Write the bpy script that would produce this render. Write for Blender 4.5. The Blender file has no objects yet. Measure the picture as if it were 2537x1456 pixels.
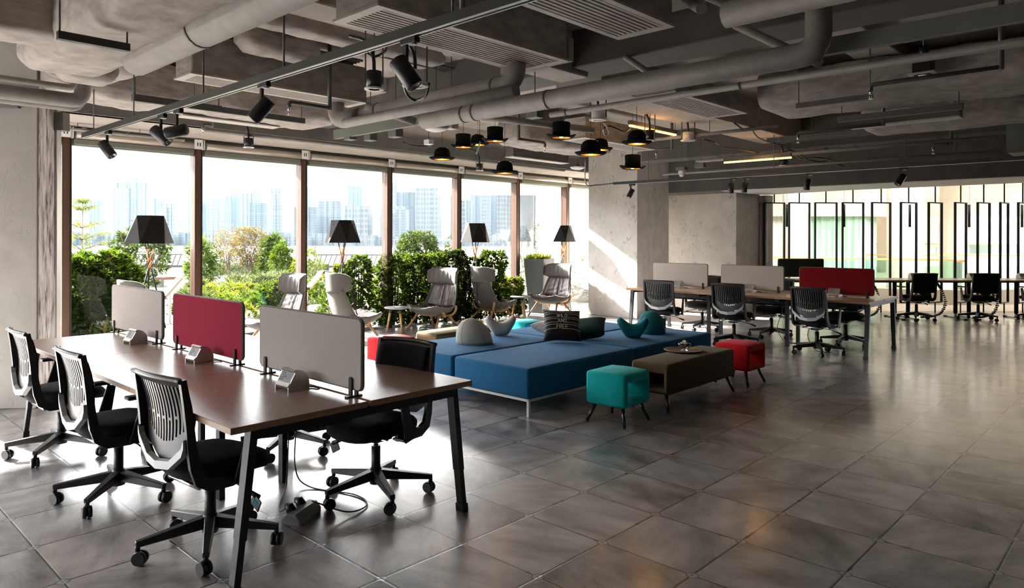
import bpy, bmesh, math, random
from mathutils import Vector, Matrix
random.seed(7)
S = bpy.context.scene
C = S.collection
PI = math.pi
R = math.radians

# ---------------------------------------------------------------- camera
FPX, PCX, PCY, CAMH, YAW, ROLL = 1743.54, 1254.88, 589.65, 1.5365, 0.7597, -0.0022
cd = bpy.data.cameras.new('camera'); cam = bpy.data.objects.new('camera', cd); C.objects.link(cam)
cam.location = (0, 0, CAMH)
cam.rotation_euler = (Matrix.Rotation(YAW, 4, 'Z') @ Matrix.Rotation(PI / 2, 4, 'X') @ Matrix.Rotation(-ROLL, 4, 'Z')).to_euler()
cd.sensor_width = 36; cd.lens = FPX / 2537 * 36
cd.shift_x = (1268.5 - PCX) / 2537; cd.shift_y = -(728 - PCY) / 2537
cd.clip_start = .05; cd.clip_end = 6000
S.camera = cam
CY, SY = math.cos(YAW), math.sin(YAW)
def W(xc, d):                       # rows that run square to the hall's diagonal: along, depth -> room x, y
    return (CY * xc - SY * d, SY * xc + CY * d)

# ---------------------------------------------------------------- light
S.view_settings.view_transform = 'Standard'; S.view_settings.look = 'None'
S.view_settings.exposure = 0.38; S.view_settings.gamma = 1
S.view_settings.use_curve_mapping = False
S.cycles.max_bounces = 10; S.cycles.diffuse_bounces = 5; S.cycles.glossy_bounces = 4
S.cycles.transparent_max_bounces = 24; S.cycles.transmission_bounces = 6
S.cycles.sample_clamp_indirect = 6; S.cycles.caustics_reflective = False; S.cycles.caustics_refractive = False
S.cycles.use_denoising = True
SKY = 26.0
wd = bpy.data.worlds.new('world'); S.world = wd; wd.use_nodes = True
nt = wd.node_tree; nt.nodes.clear()
wo = nt.nodes.new('ShaderNodeOutputWorld'); bg = nt.nodes.new('ShaderNodeBackground')
tc = nt.nodes.new('ShaderNodeTexCoord'); sp = nt.nodes.new('ShaderNodeSeparateXYZ')
cr = nt.nodes.new('ShaderNodeValToRGB')
cr.color_ramp.elements[0].position = .0; cr.color_ramp.elements[0].color = (.0135, .019, .0232, 1)
cr.color_ramp.elements[1].position = .42; cr.color_ramp.elements[1].color = (1, .985, .97, 1)
for po_, co_ in ((.07, (.0185, .0238, .0275)), (.115, (.045, .047, .049)), (.19, (.42, .43, .43)), (.62, (.62, .61, .60)), (.80, (.16, .17, .18)), (1.0, (.09, .10, .11))):
    e_ = cr.color_ramp.elements.new(po_); e_.color = (*co_, 1)
nt.links.new(tc.outputs['Generated'], sp.inputs[0]); nt.links.new(sp.outputs['Z'], cr.inputs[0])
nt.links.new(cr.outputs[0], bg.inputs[0]); bg.inputs[1].default_value = SKY
nt.links.new(bg.outputs[0], wo.inputs[0])
sd = bpy.data.lights.new('sun', 'SUN'); sd.energy = 52.0; sd.angle = R(1.2); sd.color = (1, .93, .84)
sun = bpy.data.objects.new('sun', sd); C.objects.link(sun)
sun.rotation_euler = Vector((1, .16, -.585)).to_track_quat('-Z', 'Y').to_euler()
def portal(loc, rot, sx, sy, name):
    l = bpy.data.lights.new(name, 'AREA'); l.shape = 'RECTANGLE'; l.size = sx; l.size_y = sy
    l.cycles.is_portal = True
    o = bpy.data.objects.new(name, l); C.objects.link(o); o.location = loc; o.rotation_euler = rot
    return o
portal((-9.95, 4.6, 1.4), Vector((1, 0, 0)).to_track_quat('-Z', 'Y').to_euler(), 18.5, 3.0, 'window_portal')

# ---------------------------------------------------------------- materials
def newmat(name):
    m = bpy.data.materials.new(name); m.use_nodes = True
    return m, m.node_tree, m.node_tree.nodes['Principled BSDF']
def N(nt, t, **kw):
    n = nt.nodes.new('ShaderNode' + t)
    for k, v in kw.items():
        if k[0] == 'i' and k[1:].isdigit(): n.inputs[int(k[1:])].default_value = v
        elif hasattr(n, k): setattr(n, k, v)
        else: n.inputs[k].default_value = v
    return n
def L(nt, a, ao, b, bi): nt.links.new(a.outputs[ao], b.inputs[bi])
def mat(name, col, rough=.5, metal=0, var=0, vs=8, bump=0, bs=60, coat=0, sheen=0, stretch=None, spec=.5):
    m, nt, p = newmat(name)
    p.inputs['Base Color'].default_value = (*col, 1); p.inputs['Roughness'].default_value = rough
    p.inputs['Metallic'].default_value = metal; p.inputs['Specular IOR Level'].default_value = spec
    if coat: p.inputs['Coat Weight'].default_value = coat; p.inputs['Coat Roughness'].default_value = .1
    if sheen: p.inputs['Sheen Weight'].default_value = sheen; p.inputs['Sheen Roughness'].default_value = .4
    tc = N(nt, 'TexCoord'); mp = N(nt, 'Mapping')
    if stretch: mp.inputs['Scale'].default_value = stretch
    L(nt, tc, 'Object', mp, 0)
    if var:
        n = N(nt, 'TexNoise', Scale=vs, Detail=4.0); L(nt, mp, 0, n, 'Vector')
        r = N(nt, 'ValToRGB')
        r.color_ramp.elements[0].position = .3; r.color_ramp.elements[1].position = .7
        r.color_ramp.elements[0].color = (*[max(0, c * (1 - var)) for c in col], 1)
        r.color_ramp.elements[1].color = (*[min(1, c * (1 + var)) for c in col], 1)
        L(nt, n, 'Fac', r, 0); L(nt, r, 0, p, 'Base Color')
    if bump:
        n = N(nt, 'TexNoise', Scale=bs, Detail=3.0); L(nt, mp, 0, n, 'Vector')
        b = N(nt, 'Bump', Strength=bump, Distance=.01); L(nt, n, 'Fac', b, 'Height'); L(nt, b, 0, p, 'Normal')
    return m

def plaster(name, c1, c2, gouge, scale=3.0, bump=.5, rust=0, scr=1.0):
    """trowelled rough plaster: broad cloud, arcs of trowel ridges and dark scratches"""
    m, nt, p = newmat(name)
    tc = N(nt, 'TexCoord')
    n1 = N(nt, 'TexNoise', Scale=scale, Detail=6.0, Roughness=.6); L(nt, tc, 'Object', n1, 'Vector')
    r = N(nt, 'ValToRGB'); r.color_ramp.elements[0].position = .3; r.color_ramp.elements[1].position = .72
    r.color_ramp.elements[0].color = (*c1, 1); r.color_ramp.elements[1].color = (*c2, 1); L(nt, n1, 'Fac', r, 0)
    # scratches: stretched noise in two rotated frames, thin threshold
    cur = r; fac = None
    for i, (ang, sc) in enumerate([(.5, (3.2, 3.2, 1.3)), (-.9, (2.6, 3.4, 1.4)), (1.7, (3, 2.6, 1.3))]):
        mp = N(nt, 'Mapping'); mp.inputs['Rotation'].default_value = (ang, ang * .8, ang); mp.inputs['Scale'].default_value = sc
        L(nt, tc, 'Object', mp, 0)
        w = N(nt, 'TexNoise', Scale=1.6 * gouge, Detail=3.0, Distortion=.6); L(nt, mp, 0, w, 'Vector')
        w1 = N(nt, 'Math', operation='SUBTRACT', i1=.5); L(nt, w, 'Fac', w1, 0); w2 = N(nt, 'Math', operation='ABSOLUTE'); L(nt, w1, 0, w2, 0)
        w3 = N(nt, 'MapRange'); w3.inputs[1].default_value = .0015; w3.inputs[2].default_value = .008; w3.inputs[3].default_value = 1; w3.inputs[4].default_value = 0; L(nt, w2, 0, w3, 0)
        k1 = N(nt, 'TexNoise', Scale=4.5 + i, Detail=1.0); L(nt, tc, 'Object', k1, 'Vector')
        k2 = N(nt, 'MapRange'); k2.inputs[1].default_value = .56; k2.inputs[2].default_value = .64; L(nt, k1, 'Fac', k2, 0)
        t = N(nt, 'Math', operation='MULTIPLY'); L(nt, w3, 0, t, 0); L(nt, k2, 0, t, 1)
        ts = N(nt, 'Math', operation='MULTIPLY', i1=scr); L(nt, t, 0, ts, 0); t = ts
        if fac is None: fac = t
        else:
            a = N(nt, 'Math', operation='MAXIMUM'); L(nt, fac, 0, a, 0); L(nt, t, 0, a, 1); fac = a
    mx = N(nt, 'Mix', data_type='RGBA'); mx.inputs[7].default_value = (.16 + rust * .05, .13, .11, 1)
    h = N(nt, 'Math', operation='MULTIPLY', i1=.55); L(nt, fac, 0, h, 0)
    L(nt, h, 0, mx, 0); L(nt, cur, 0, mx, 6); L(nt, mx, 2, p, 'Base Color')
    p.inputs['Roughness'].default_value = .85
    wv = N(nt, 'TexWave', wave_type='RINGS', Scale=1.1, Distortion=9.0, Detail=3.0); L(nt, tc, 'Object', wv, 'Vector')
    ad = N(nt, 'Math', operation='SUBTRACT'); L(nt, wv, 'Fac', ad, 0)
    f2 = N(nt, 'Math', operation='MULTIPLY', i1=1.5); L(nt, fac, 0, f2, 0); L(nt, f2, 0, ad, 1)
    b = N(nt, 'Bump', Strength=bump, Distance=.012); L(nt, ad, 0, b, 'Height'); L(nt, b, 0, p, 'Normal')
    return m

def flaking():
    m, nt, p = newmat('flaking_plaster'); tc = N(nt, 'TexCoord'); mp = N(nt, 'Mapping'); mp.inputs['Scale'].default_value = (16, 16, 2.6); L(nt, tc, 'Object', mp, 0)
    n = N(nt, 'TexNoise', Scale=1.6, Detail=6.0, Roughness=.62); L(nt, mp, 0, n, 'Vector')
    r = N(nt, 'ValToRGB'); e = r.color_ramp.elements; e[0].position = .36; e[0].color = (.10, .08, .07, 1); e[1].position = .47; e[1].color = (.52, .48, .45, 1)
    x = e.new(.62); x.color = (.80, .77, .76, 1); x = e.new(.40); x.color = (.30, .25, .22, 1); L(nt, n, 'Fac', r, 0); L(nt, r, 0, p, 'Base Color'); p.inputs['Roughness'].default_value = .85
    b = N(nt, 'Bump', Strength=.9, Distance=.02); L(nt, n, 'Fac', b, 'Height'); L(nt, b, 0, p, 'Normal'); return m

def floor_material():
    m, nt, p = newmat('stone_tile')
    tc = N(nt, 'TexCoord')
    off = N(nt, 'VectorMath', operation='ADD'); off.inputs[1].default_value = (.095 + 50, -.415 + 50, 0)
    L(nt, tc, 'Object', off, 0)
    sc = N(nt, 'VectorMath', operation='SCALE', Scale=2.0); L(nt, off, 0, sc, 0)
    fl = N(nt, 'VectorMath', operation='FLOOR'); L(nt, sc, 0, fl, 0)
    fr = N(nt, 'VectorMath', operation='FRACTION'); L(nt, sc, 0, fr, 0)
    wn = N(nt, 'TexWhiteNoise', noise_dimensions='2D'); L(nt, fl, 0, wn, 'Vector')
    # distance to the nearest edge and to the nearest corner, in tile widths
    s = N(nt, 'SeparateXYZ'); L(nt, fr, 0, s, 0)
    def edge(o):
        a = N(nt, 'Math', operation='SUBTRACT', i1=.5); L(nt, s, o, a, 0)
        b = N(nt, 'Math', operation='ABSOLUTE'); L(nt, a, 0, b, 0)
        c = N(nt, 'Math', operation='SUBTRACT', i0=.5); L(nt, b, 0, c, 1)
        return c
    ex, ey = edge('X'), edge('Y')
    mn = N(nt, 'Math', operation='MINIMUM'); L(nt, ex, 0, mn, 0); L(nt, ey, 0, mn, 1)
    cb = N(nt, 'CombineXYZ'); L(nt, ex, 0, cb, 0); L(nt, ey, 0, cb, 1)
    ln = N(nt, 'VectorMath', operation='LENGTH'); L(nt, cb, 0, ln, 0)
    # joint, widened here and there by chips
    ch = N(nt, 'TexNoise', Scale=9.0, Detail=1.0); L(nt, off, 0, ch, 'Vector')
    cw = N(nt, 'MapRange'); cw.inputs[1].default_value = .62; cw.inputs[2].default_value = .70; cw.inputs[3].default_value = .0075; cw.inputs[4].default_value = .018
    L(nt, ch, 'Fac', cw, 0)
    jt = N(nt, 'Math', operation='LESS_THAN'); L(nt, mn, 0, jt, 0); L(nt, cw, 0, jt, 1)
    jl = N(nt, 'MapRange'); jl.inputs[1].default_value = .008; jl.inputs[2].default_value = .016; jl.inputs[3].default_value = 1; jl.inputs[4].default_value = 0
    L(nt, mn, 0, jl, 0)
    # clouded stone with brushed streaks, turned per tile
    rot = N(nt, 'Math', operation='MULTIPLY', i1=6.28); L(nt, wn, 'Value', rot, 0)
    vr = N(nt, 'VectorRotate', rotation_type='Z_AXIS'); L(nt, off, 0, vr, 'Vector'); L(nt, rot, 0, vr, 'Angle')
    mp = N(nt, 'Mapping'); mp.inputs['Scale'].default_value = (1, 2.0, 1); L(nt, vr, 0, mp, 0)
    n1 = N(nt, 'TexNoise', Scale=2.6, Detail=7.0, Roughness=.52, Distortion=.1); L(nt, mp, 0, n1, 'Vector')
    mp2 = N(nt, 'Mapping'); mp2.inputs['Scale'].default_value = (1, 3.5, 1); L(nt, vr, 0, mp2, 0)
    n2 = N(nt, 'TexNoise', Scale=22.0, Detail=5.0, Roughness=.75); L(nt, mp2, 0, n2, 'Vector')
    n3 = N(nt, 'TexNoise', Scale=.55, Detail=3.0); L(nt, off, 0, n3, 'Vector')
    a = N(nt, 'Math', operation='MULTIPLY_ADD', i1=.30); L(nt, n2, 'Fac', a, 0); L(nt, n1, 'Fac', a, 2)
    b = N(nt, 'Math', operation='MULTIPLY_ADD', i1=.16); L(nt, wn, 'Value', b, 0); L(nt, a, 0, b, 2)
    r = N(nt, 'ValToRGB'); e = r.color_ramp.elements
    e[0].position = .46; e[0].color = (.060, .062, .068, 1); e[1].position = .98; e[1].color = (.50, .50, .515, 1)
    L(nt, b, 0, r, 0)
    # slow warm / cool drift from tile to tile
    hm = N(nt, 'Mix', data_type='RGBA', blend_type='MULTIPLY'); hm.inputs[0].default_value = 1
    hr = N(nt, 'ValToRGB'); hr.color_ramp.elements[0].position = .4; hr.color_ramp.elements[1].position = .62
    hr.color_ramp.elements[0].color = (.95, .98, 1.0, 1); hr.color_ramp.elements[1].color = (1.06, .96, .90, 1)
    L(nt, n3, 'Fac', hr, 0); L(nt, r, 0, hm, 6); L(nt, hr, 0, hm, 7)
    # joint colours
    j1 = N(nt, 'Mix', data_type='RGBA'); j1.inputs[7].default_value = (.24, .235, .23, 1)
    h1 = N(nt, 'Math', operation='MULTIPLY', i1=.35); L(nt, jl, 0, h1, 0); L(nt, h1, 0, j1, 0); L(nt, hm, 2, j1, 6)
    j2 = N(nt, 'Mix', data_type='RGBA'); j2.inputs[7].default_value = (.012, .012, .012, 1)
    L(nt, jt, 0, j2, 0); L(nt, j1, 2, j2, 6)
    # corner caps: metal disc with a dark ring, a lighter ring and a screw
    rr = N(nt, 'ValToRGB'); q = rr.color_ramp; q.interpolation = 'CONSTANT'
    stops = [(0, .02), (.010, .5), (.020, .12), (.024, .42), (.040, .06), (.043, .38), (.052, .03), (.058, .0)]
    q.elements[0].position = 0; q.elements[0].color = (.03, .03, .03, 1)
    q.elements[1].position = stops[1][0] * 10; q.elements[1].color = (.5, .5, .5, 1)
    for po, v in stops[2:]:
        x = q.elements.new(po * 10); x.color = (v, v, v, 1)
    l10 = N(nt, 'Math', operation='MULTIPLY', i1=10.0); L(nt, ln, 'Value', l10, 0); L(nt, l10, 0, rr, 0)
    isd = N(nt, 'Math', operation='LESS_THAN', i1=.058); L(nt, ln, 'Value', isd, 0)
    j3 = N(nt, 'Mix', data_type='RGBA'); L(nt, isd, 0, j3, 0); L(nt, j2, 2, j3, 6); L(nt, rr, 0, j3, 7)
    L(nt, j3, 2, p, 'Base Color')
    mm = N(nt, 'Math', operation='MULTIPLY', i1=.85); L(nt, isd, 0, mm, 0); L(nt, mm, 0, p, 'Metallic')
    ro = N(nt, 'MapRange'); ro.inputs[1].default_value = .45; ro.inputs[2].default_value = .9; ro.inputs[3].default_value = .285; ro.inputs[4].default_value = .34
    L(nt, b, 0, ro, 0); L(nt, ro, 0, p, 'Roughness')
    hb = N(nt, 'Math', operation='MULTIPLY', i1=.05); L(nt, n2, 'Fac', hb, 0)
    hh = N(nt, 'Math', operation='SUBTRACT'); L(nt, hb, 0, hh, 0)
    jj = N(nt, 'Math', operation='MULTIPLY', i1=.8); L(nt, jl, 0, jj, 0); L(nt, jj, 0, hh, 1)
    bp = N(nt, 'Bump', Strength=.22, Distance=.006); L(nt, hh, 0, bp, 'Height'); L(nt, bp, 0, p, 'Normal')
    p.inputs['Specular IOR Level'].default_value = .7; p.inputs['Coat Weight'].default_value = .45; p.inputs['Coat Roughness'].default_value = .14; p.inputs['Coat IOR'].default_value = 1.5
    return m

def glass_mat(name, tint=(1, 1, 1), refl=.06, rough=0.0):
    m, nt, p = newmat(name); nt.nodes.remove(p)
    out = nt.nodes['Material Output']
    t = N(nt, 'BsdfTransparent'); t.inputs[0].default_value = (*tint, 1)
    g = N(nt, 'BsdfGlossy'); g.inputs['Roughness'].default_value = rough
    fz = N(nt, 'Fresnel', IOR=1.35); mx = N(nt, 'MixShader')
    mu = N(nt, 'Math', operation='MULTIPLY', i1=refl * 10); L(nt, fz, 0, mu, 0)
    L(nt, mu, 0, mx, 0); L(nt, t, 0, mx, 1); L(nt, g, 0, mx, 2); L(nt, mx, 0, out, 0)
    return m

def wood(name, c1, c2, rough=.4, scale=(1.2, 14, 14), bump=.03):
    m, nt, p = newmat(name)
    tc = N(nt, 'TexCoord'); mp = N(nt, 'Mapping'); mp.inputs['Scale'].default_value = scale; L(nt, tc, 'Object', mp, 0)
    n = N(nt, 'TexNoise', Scale=2.5, Detail=8.0, Roughness=.6, Distortion=1.0); L(nt, mp, 0, n, 'Vector')
    r = N(nt, 'ValToRGB'); r.color_ramp.elements[0].position = .32; r.color_ramp.elements[1].position = .68
    r.color_ramp.elements[0].color = (*c1, 1); r.color_ramp.elements[1].color = (*c2, 1)
    L(nt, n, 'Fac', r, 0); L(nt, r, 0, p, 'Base Color'); p.inputs['Roughness'].default_value = rough
    b = N(nt, 'Bump', Strength=bump, Distance=.01); L(nt, n, 'Fac', b, 'Height'); L(nt, b, 0, p, 'Normal')
    return m

def fabric(name, col, dark=.7, rough=.85, scale=420, sheen=.25, hf=.1):
    m, nt, p = newmat(name)
    tc = N(nt, 'TexCoord')
    n = N(nt, 'TexNoise', Scale=scale, Detail=2.0); L(nt, tc, 'Object', n, 'Vector')
    n2 = N(nt, 'TexNoise', Scale=6.0, Detail=2.0); L(nt, tc, 'Object', n2, 'Vector')
    a = N(nt, 'Math', operation='MULTIPLY_ADD', i1=hf); L(nt, n2, 'Fac', a, 0); L(nt, n, 'Fac', a, 2)
    r = N(nt, 'ValToRGB'); r.color_ramp.elements[0].position = .38; r.color_ramp.elements[1].position = .68
    r.color_ramp.elements[0].color = (*[c * dark for c in col], 1); r.color_ramp.elements[1].color = (*[min(1, c * 1.12) for c in col], 1)
    L(nt, a, 0, r, 0); L(nt, r, 0, p, 'Base Color'); p.inputs['Roughness'].default_value = rough
    p.inputs['Sheen Weight'].default_value = sheen; p.inputs['Sheen Roughness'].default_value = .5
    p.inputs['Specular IOR Level'].default_value = .25
    b = N(nt, 'Bump', Strength=.25, Distance=.002); L(nt, n, 'Fac', b, 'Height'); L(nt, b, 0, p, 'Normal')
    return m

def emis(name, col, s):
    m, nt, p = newmat(name); p.inputs['Base Color'].default_value = (*col, 1)
    p.inputs['Emission Color'].default_value = (*col, 1); p.inputs['Emission Strength'].default_value = s
    return m

M = dict(
    floor=floor_material(),
    slab=mat('painted_concrete', (.46, .415, .37), .8, var=.13, vs=3, bump=.25, bs=9),
    beam=mat('painted_beam', (.11, .105, .095), .75, var=.15, vs=5, bump=.15, bs=20),
    soffit=mat('grey_green_board', (.16, .17, .145), .6, var=.1, vs=4),
    duct=mat('wrapped_duct', (.40, .365, .33), .8, var=.25, vs=7, bump=1.0, bs=9, stretch=(1, 1, 2.5)),
    pipe=mat('painted_pipe', (.26, .245, .225), .6, var=.14, vs=9, bump=.06, bs=30),
    darkpipe=mat('dark_pipe', (.10, .10, .09), .5, var=.1, vs=9),
    grille=mat('grille_metal', (.50, .47, .43), .5, .1, var=.05),
    void=mat('duct_inside', (.004, .004, .004), .9),
    black=mat('black_plastic', (.014, .014, .015), .38, bump=.05, bs=300),
    blackmetal=mat('black_powder_coat', (.018, .019, .021), .42, .2, bump=.04, bs=400),
    bwire=mat('black_wire', (.01, .01, .01), .5),
    chrome=mat('chrome', (.72, .72, .73), .18, 1),
    steel=mat('brushed_aluminium', (.62, .62, .62), .32, .9, bump=.04, bs=200),
    silver=mat('silver_plastic', (.42, .43, .44), .35, .35),
    white=mat('white_paint', (.80, .79, .77), .5),
    bronze=mat('bronze_anodised', (.125, .072, .050), .38, .45, var=.08, vs=3, stretch=(6, 6, .6)),
    bronze2=mat('dark_bronze', (.035, .022, .018), .42, .4),
    blind=mat('blind_roll', (.46, .41, .35), .4, .4, var=.06, vs=3),
    bar=mat('blind_bar', (.17, .18, .145), .5, .2),
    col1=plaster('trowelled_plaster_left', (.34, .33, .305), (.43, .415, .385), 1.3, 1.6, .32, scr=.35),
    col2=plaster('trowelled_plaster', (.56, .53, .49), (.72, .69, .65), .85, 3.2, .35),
    col3=flaking(),
    seat=fabric('black_seat_fabric', (.008, .008, .009), .6, .9, 700, .03),
    mesh=mat('chair_back_plastic', (.035, .034, .035), .35, 0, spec=.6),
    desk=wood('walnut_desk_laminate', (.24, .155, .115), (.34, .225, .17), .285, (1.2, 16, 16), .01),
    deskedge=wood('walnut_edge', (.34, .19, .105), (.46, .27, .15), .4, (1.2, 1.2, 30)),
    desk2=wood('oak_desk_laminate', (.42, .27, .17), (.58, .40, .27), .3, (1.2, 16, 16), .01),
    scrw=fabric('warm_white_felt', (.56, .51, .485), .93, .9, 300, .1),
    scrr=fabric('crimson_felt', (.36, .006, .045), .85, .9, 300, .1),
    scrr2=fabric('red_felt', (.26, .003, .008), .85, .9, 300, .1),
    scrg=fabric('dark_green_felt', (.02, .028, .022), .85, .9, 300, .1),
    edge=mat('screen_edge', (.20, .18, .15), .6),
    blue=fabric('petrol_blue_fabric', (.010, .135, .31), .72, .9, 360, .04),
    teal=fabric('teal_fabric', (.003, .48, .49), .75, .9, 360, .04),
    red=fabric('red_fabric', (.58, .004, .010), .75, .85, 360, .04),
    olive=fabric('olive_brown_fabric', (.105, .075, .032), .7, .9, 360, .03),
    mustard=fabric('tan_fabric', (.36, .22, .09), .75, .85, 360, .2),
    grey=fabric('light_grey_fabric', (.40, .40, .36), .85, .9, 360, .2),
    tealv=fabric('deep_teal_fabric', (.004, .19, .22), .75, .85, 360, .12),
    velvet=fabric('dark_green_velvet', (.001, .026, .021), .5, .9, 60, .02, .5),
    legw=mat('white_powder_coat', (.74, .73, .71), .4),
    leggrey=mat('gunmetal_tube', (.10, .10, .105), .25, .85),
    shell=fabric('grey_melange_felt', (.115, .108, .098), .72, .95, 260, .15),
    leather=mat('taupe_leather', (.065, .045, .043), .34, 0, var=.12, vs=6, bump=.35, bs=26, stretch=(3, 1, 1)),
    oak=wood('oak', (.42, .215, .085), (.56, .31, .14), .45, (14, 14, 1.2)),
    tablegrey=mat('grey_table_top', (.30, .30, .30), .5),
    shade=mat('black_card_shade', (.004, .004, .004), .6, spec=.25),
    shadein=mat('white_shade_lining', (.7, .66, .58), .7),
    rose=mat('copper', (.55, .25, .12), .25, .9),
    railm=mat('track_enamel', (.045, .048, .04), .4, .3),
    hat=mat('black_felt', (.005, .008, .007), .95, spec=.15),
    gold=mat('gold_leaf_lining', (.80, .36, .04), .35, .6),
    bulb=emis('warm_filament', (1, .55, .18), 14),
    strip=emis('warm_led_tube', (1, .50, .13), 4.5),
    lens=mat('lamp_reflector', (.75, .75, .78), .12, 1, var=.4, vs=90),
    glass=glass_mat('window_glass'),
    glassg=glass_mat('green_glass', (.86, .98, .93), .08),
)
# ---------------------------------------------------------------- mesh helpers
class MB:
    def __init__(s): s.bm = bmesh.new()
    def _xf(s, vs, mx):
        if mx is not None: bmesh.ops.transform(s.bm, matrix=mx, verts=vs)
        return vs
    def box(s, c, size, rot=None, bevel=0, seg=2, mi=0):
        r = bmesh.ops.create_cube(s.bm, size=1)
        vs = r['verts']
        bmesh.ops.scale(s.bm, vec=size, verts=vs)
        if bevel:
            es = list({e for v in vs for e in v.link_edges})
            b = bmesh.ops.bevel(s.bm, geom=es, offset=bevel, segments=seg, profile=.5, affect='EDGES', clamp_overlap=True)
            vs = list({v for f in b['faces'] for v in f.verts} | {v for v in vs if v.is_valid})
        mx = Matrix.Translation(Vector(c))
        if rot is not None: mx = mx @ (rot if isinstance(rot, Matrix) else Matrix.Rotation(rot, 4, 'Z'))
        s._xf(vs, mx)
        if mi:
            for f in {f for v in vs for f in v.link_faces}: f.material_index = mi
        return vs
    def b2(s, p0, p1, **k):         # box from two corners
        return s.box([(a + b) / 2 for a, b in zip(p0, p1)], [abs(b - a) for a, b in zip(p0, p1)], **k)
    def beam(s, a, b, w, h, up=(0, 0, 1), bevel=0, mi=0, w2=None, h2=None):
        """bar of rectangular section from a to b, tapering to w2 x h2"""
        a, b = Vector(a), Vector(b); d = (b - a).normalized(); up = Vector(up)
        x = d.cross(up)
        if x.length < 1e-4: x = d.cross(Vector((0, 1, 0)))
        x.normalize(); y = x.cross(d); w2 = w if w2 is None else w2; h2 = h if h2 is None else h2
        vs = []
        for p, ww, hh in ((a, w, h), (b, w2, h2)):
            for sx, sy in ((-1, -1), (1, -1), (1, 1), (-1, 1)):
                vs.append(s.bm.verts.new(p + x * sx * ww / 2 + y * sy * hh / 2))
        fs = [s.bm.faces.new([vs[i] for i in q]) for q in ((3, 2, 1, 0), (4, 5, 6, 7), (0, 1, 5, 4), (1, 2, 6, 5), (2, 3, 7, 6), (3, 0, 4, 7))]
        for f in fs: f.material_index = mi
        if bevel:
            es = list({e for v in vs for e in v.link_edges})
            bmesh.ops.bevel(s.bm, geom=es, offset=bevel, segments=1, affect='EDGES')
        return vs
    def tube(s, pts, r, seg=10, cap=True, mi=0, flat=None):
        """tube along a polyline; r number or list"""
        pts = [Vector(p) for p in pts]; n = len(pts)
        rs = r if isinstance(r, (list, tuple)) else [r] * n
        t0 = (pts[1] - pts[0]).normalized()
        u = t0.orthogonal().normalized(); rings = []
        for i, p in enumerate(pts):
            t = (pts[min(i + 1, n - 1)] - pts[max(i - 1, 0)]).normalized()
            u = (u - t * u.dot(t)).normalized(); w = t.cross(u)
            k = 1
            if 0 < i < n - 1:
                ca = (pts[i] - pts[i - 1]).normalized().dot((pts[i + 1] - pts[i]).normalized()); k = min(1.5, 1 / max(.3, math.sqrt((1 + ca) / 2)))
            rings.append([s.bm.verts.new(p + (u * math.cos(a) + w * math.sin(a)) * rs[i] * (k if k < 1.2 else 1.1)) for a in [2 * PI * j / seg for j in range(seg)]])
        for a, b in zip(rings, rings[1:]):
            for j in range(seg):
                f = s.bm.faces.new([a[j], a[(j + 1) % seg], b[(j + 1) % seg], b[j]]); f.smooth = True; f.material_index = mi
        if cap:
            f = s.bm.faces.new(rings[0][::-1]); f.material_index = mi
            f = s.bm.faces.new(rings[-1]); f.material_index = mi
        return rings
    def cyl(s, a, b, r, r2=None, seg=16, mi=0, cap=True): return s.tube([a, b], [r, r if r2 is None else r2], seg, cap, mi)
    def lathe(s, prof, c=(0, 0, 0), seg=24, mi=0, mx=None, sx=1, sy=1, smooth=True):
        """profile [(r,z)..] round z; r == 0 closes"""
        rings = []
        for r, z in prof:
            if r < 1e-6: rings.append([s.bm.verts.new((c[0], c[1], c[2] + z))])
            else: rings.append([s.bm.verts.new((c[0] + r * sx * math.cos(a), c[1] + r * sy * math.sin(a), c[2] + z)) for a in [2 * PI * j / seg for j in range(seg)]])
        for a, b in zip(rings, rings[1:]):
            for j in range(seg):
                k = (j + 1) % seg
                if len(a) == 1 and len(b) == 1: continue
                q = [a[0], b[k], b[j]] if len(a) == 1 else [a[j], a[k], b[0]] if len(b) == 1 else [a[j], a[k], b[k], b[j]]
                f = s.bm.faces.new(q); f.smooth = smooth; f.material_index = mi
        vs = [v for r in rings for v in r]
        if mx is not None: s._xf(vs, mx)
        return vs
    def prism(s, pts, a, b, axis='z', bevel=0, mi=0, seg=2):
        """2D outline extruded from a to b along an axis"""
        def P(p, t):
            return {'z': (p[0], p[1], t), 'x': (t, p[0], p[1]), 'y': (p[0], t, p[1])}[axis]
        lo = [s.bm.verts.new(P(p, a)) for p in pts]; hi = [s.bm.verts.new(P(p, b)) for p in pts]; n = len(pts)
        fs = [s.bm.faces.new(lo[::-1]), s.bm.faces.new(hi)]
        for i in range(n): fs.append(s.bm.faces.new([lo[i], lo[(i + 1) % n], hi[(i + 1) % n], hi[i]]))
        bmesh.ops.recalc_face_normals(s.bm, faces=fs)
        for f in fs: f.material_index = mi
        if bevel:
            es = list({e for f in fs[:2] for e in f.edges})
            bmesh.ops.bevel(s.bm, geom=es, offset=bevel, segments=seg, affect='EDGES')
        return lo + hi
    def grid(s, f, nu, nv, mi=0, smooth=True, skip=None, flip=False):
        """surface f(u,v) for u,v in 0..1"""
        vs = [[s.bm.verts.new(f(i / nu, j / nv)) for j in range(nv + 1)] for i in range(nu + 1)]
        for i in range(nu):
            for j in range(nv):
                if skip and skip(i, j): continue
                q = [vs[i][j], vs[i + 1][j], vs[i + 1][j + 1], vs[i][j + 1]]
                fc = s.bm.faces.new(q[::-1] if flip else q); fc.smooth = smooth; fc.material_index = mi
        return vs
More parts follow.
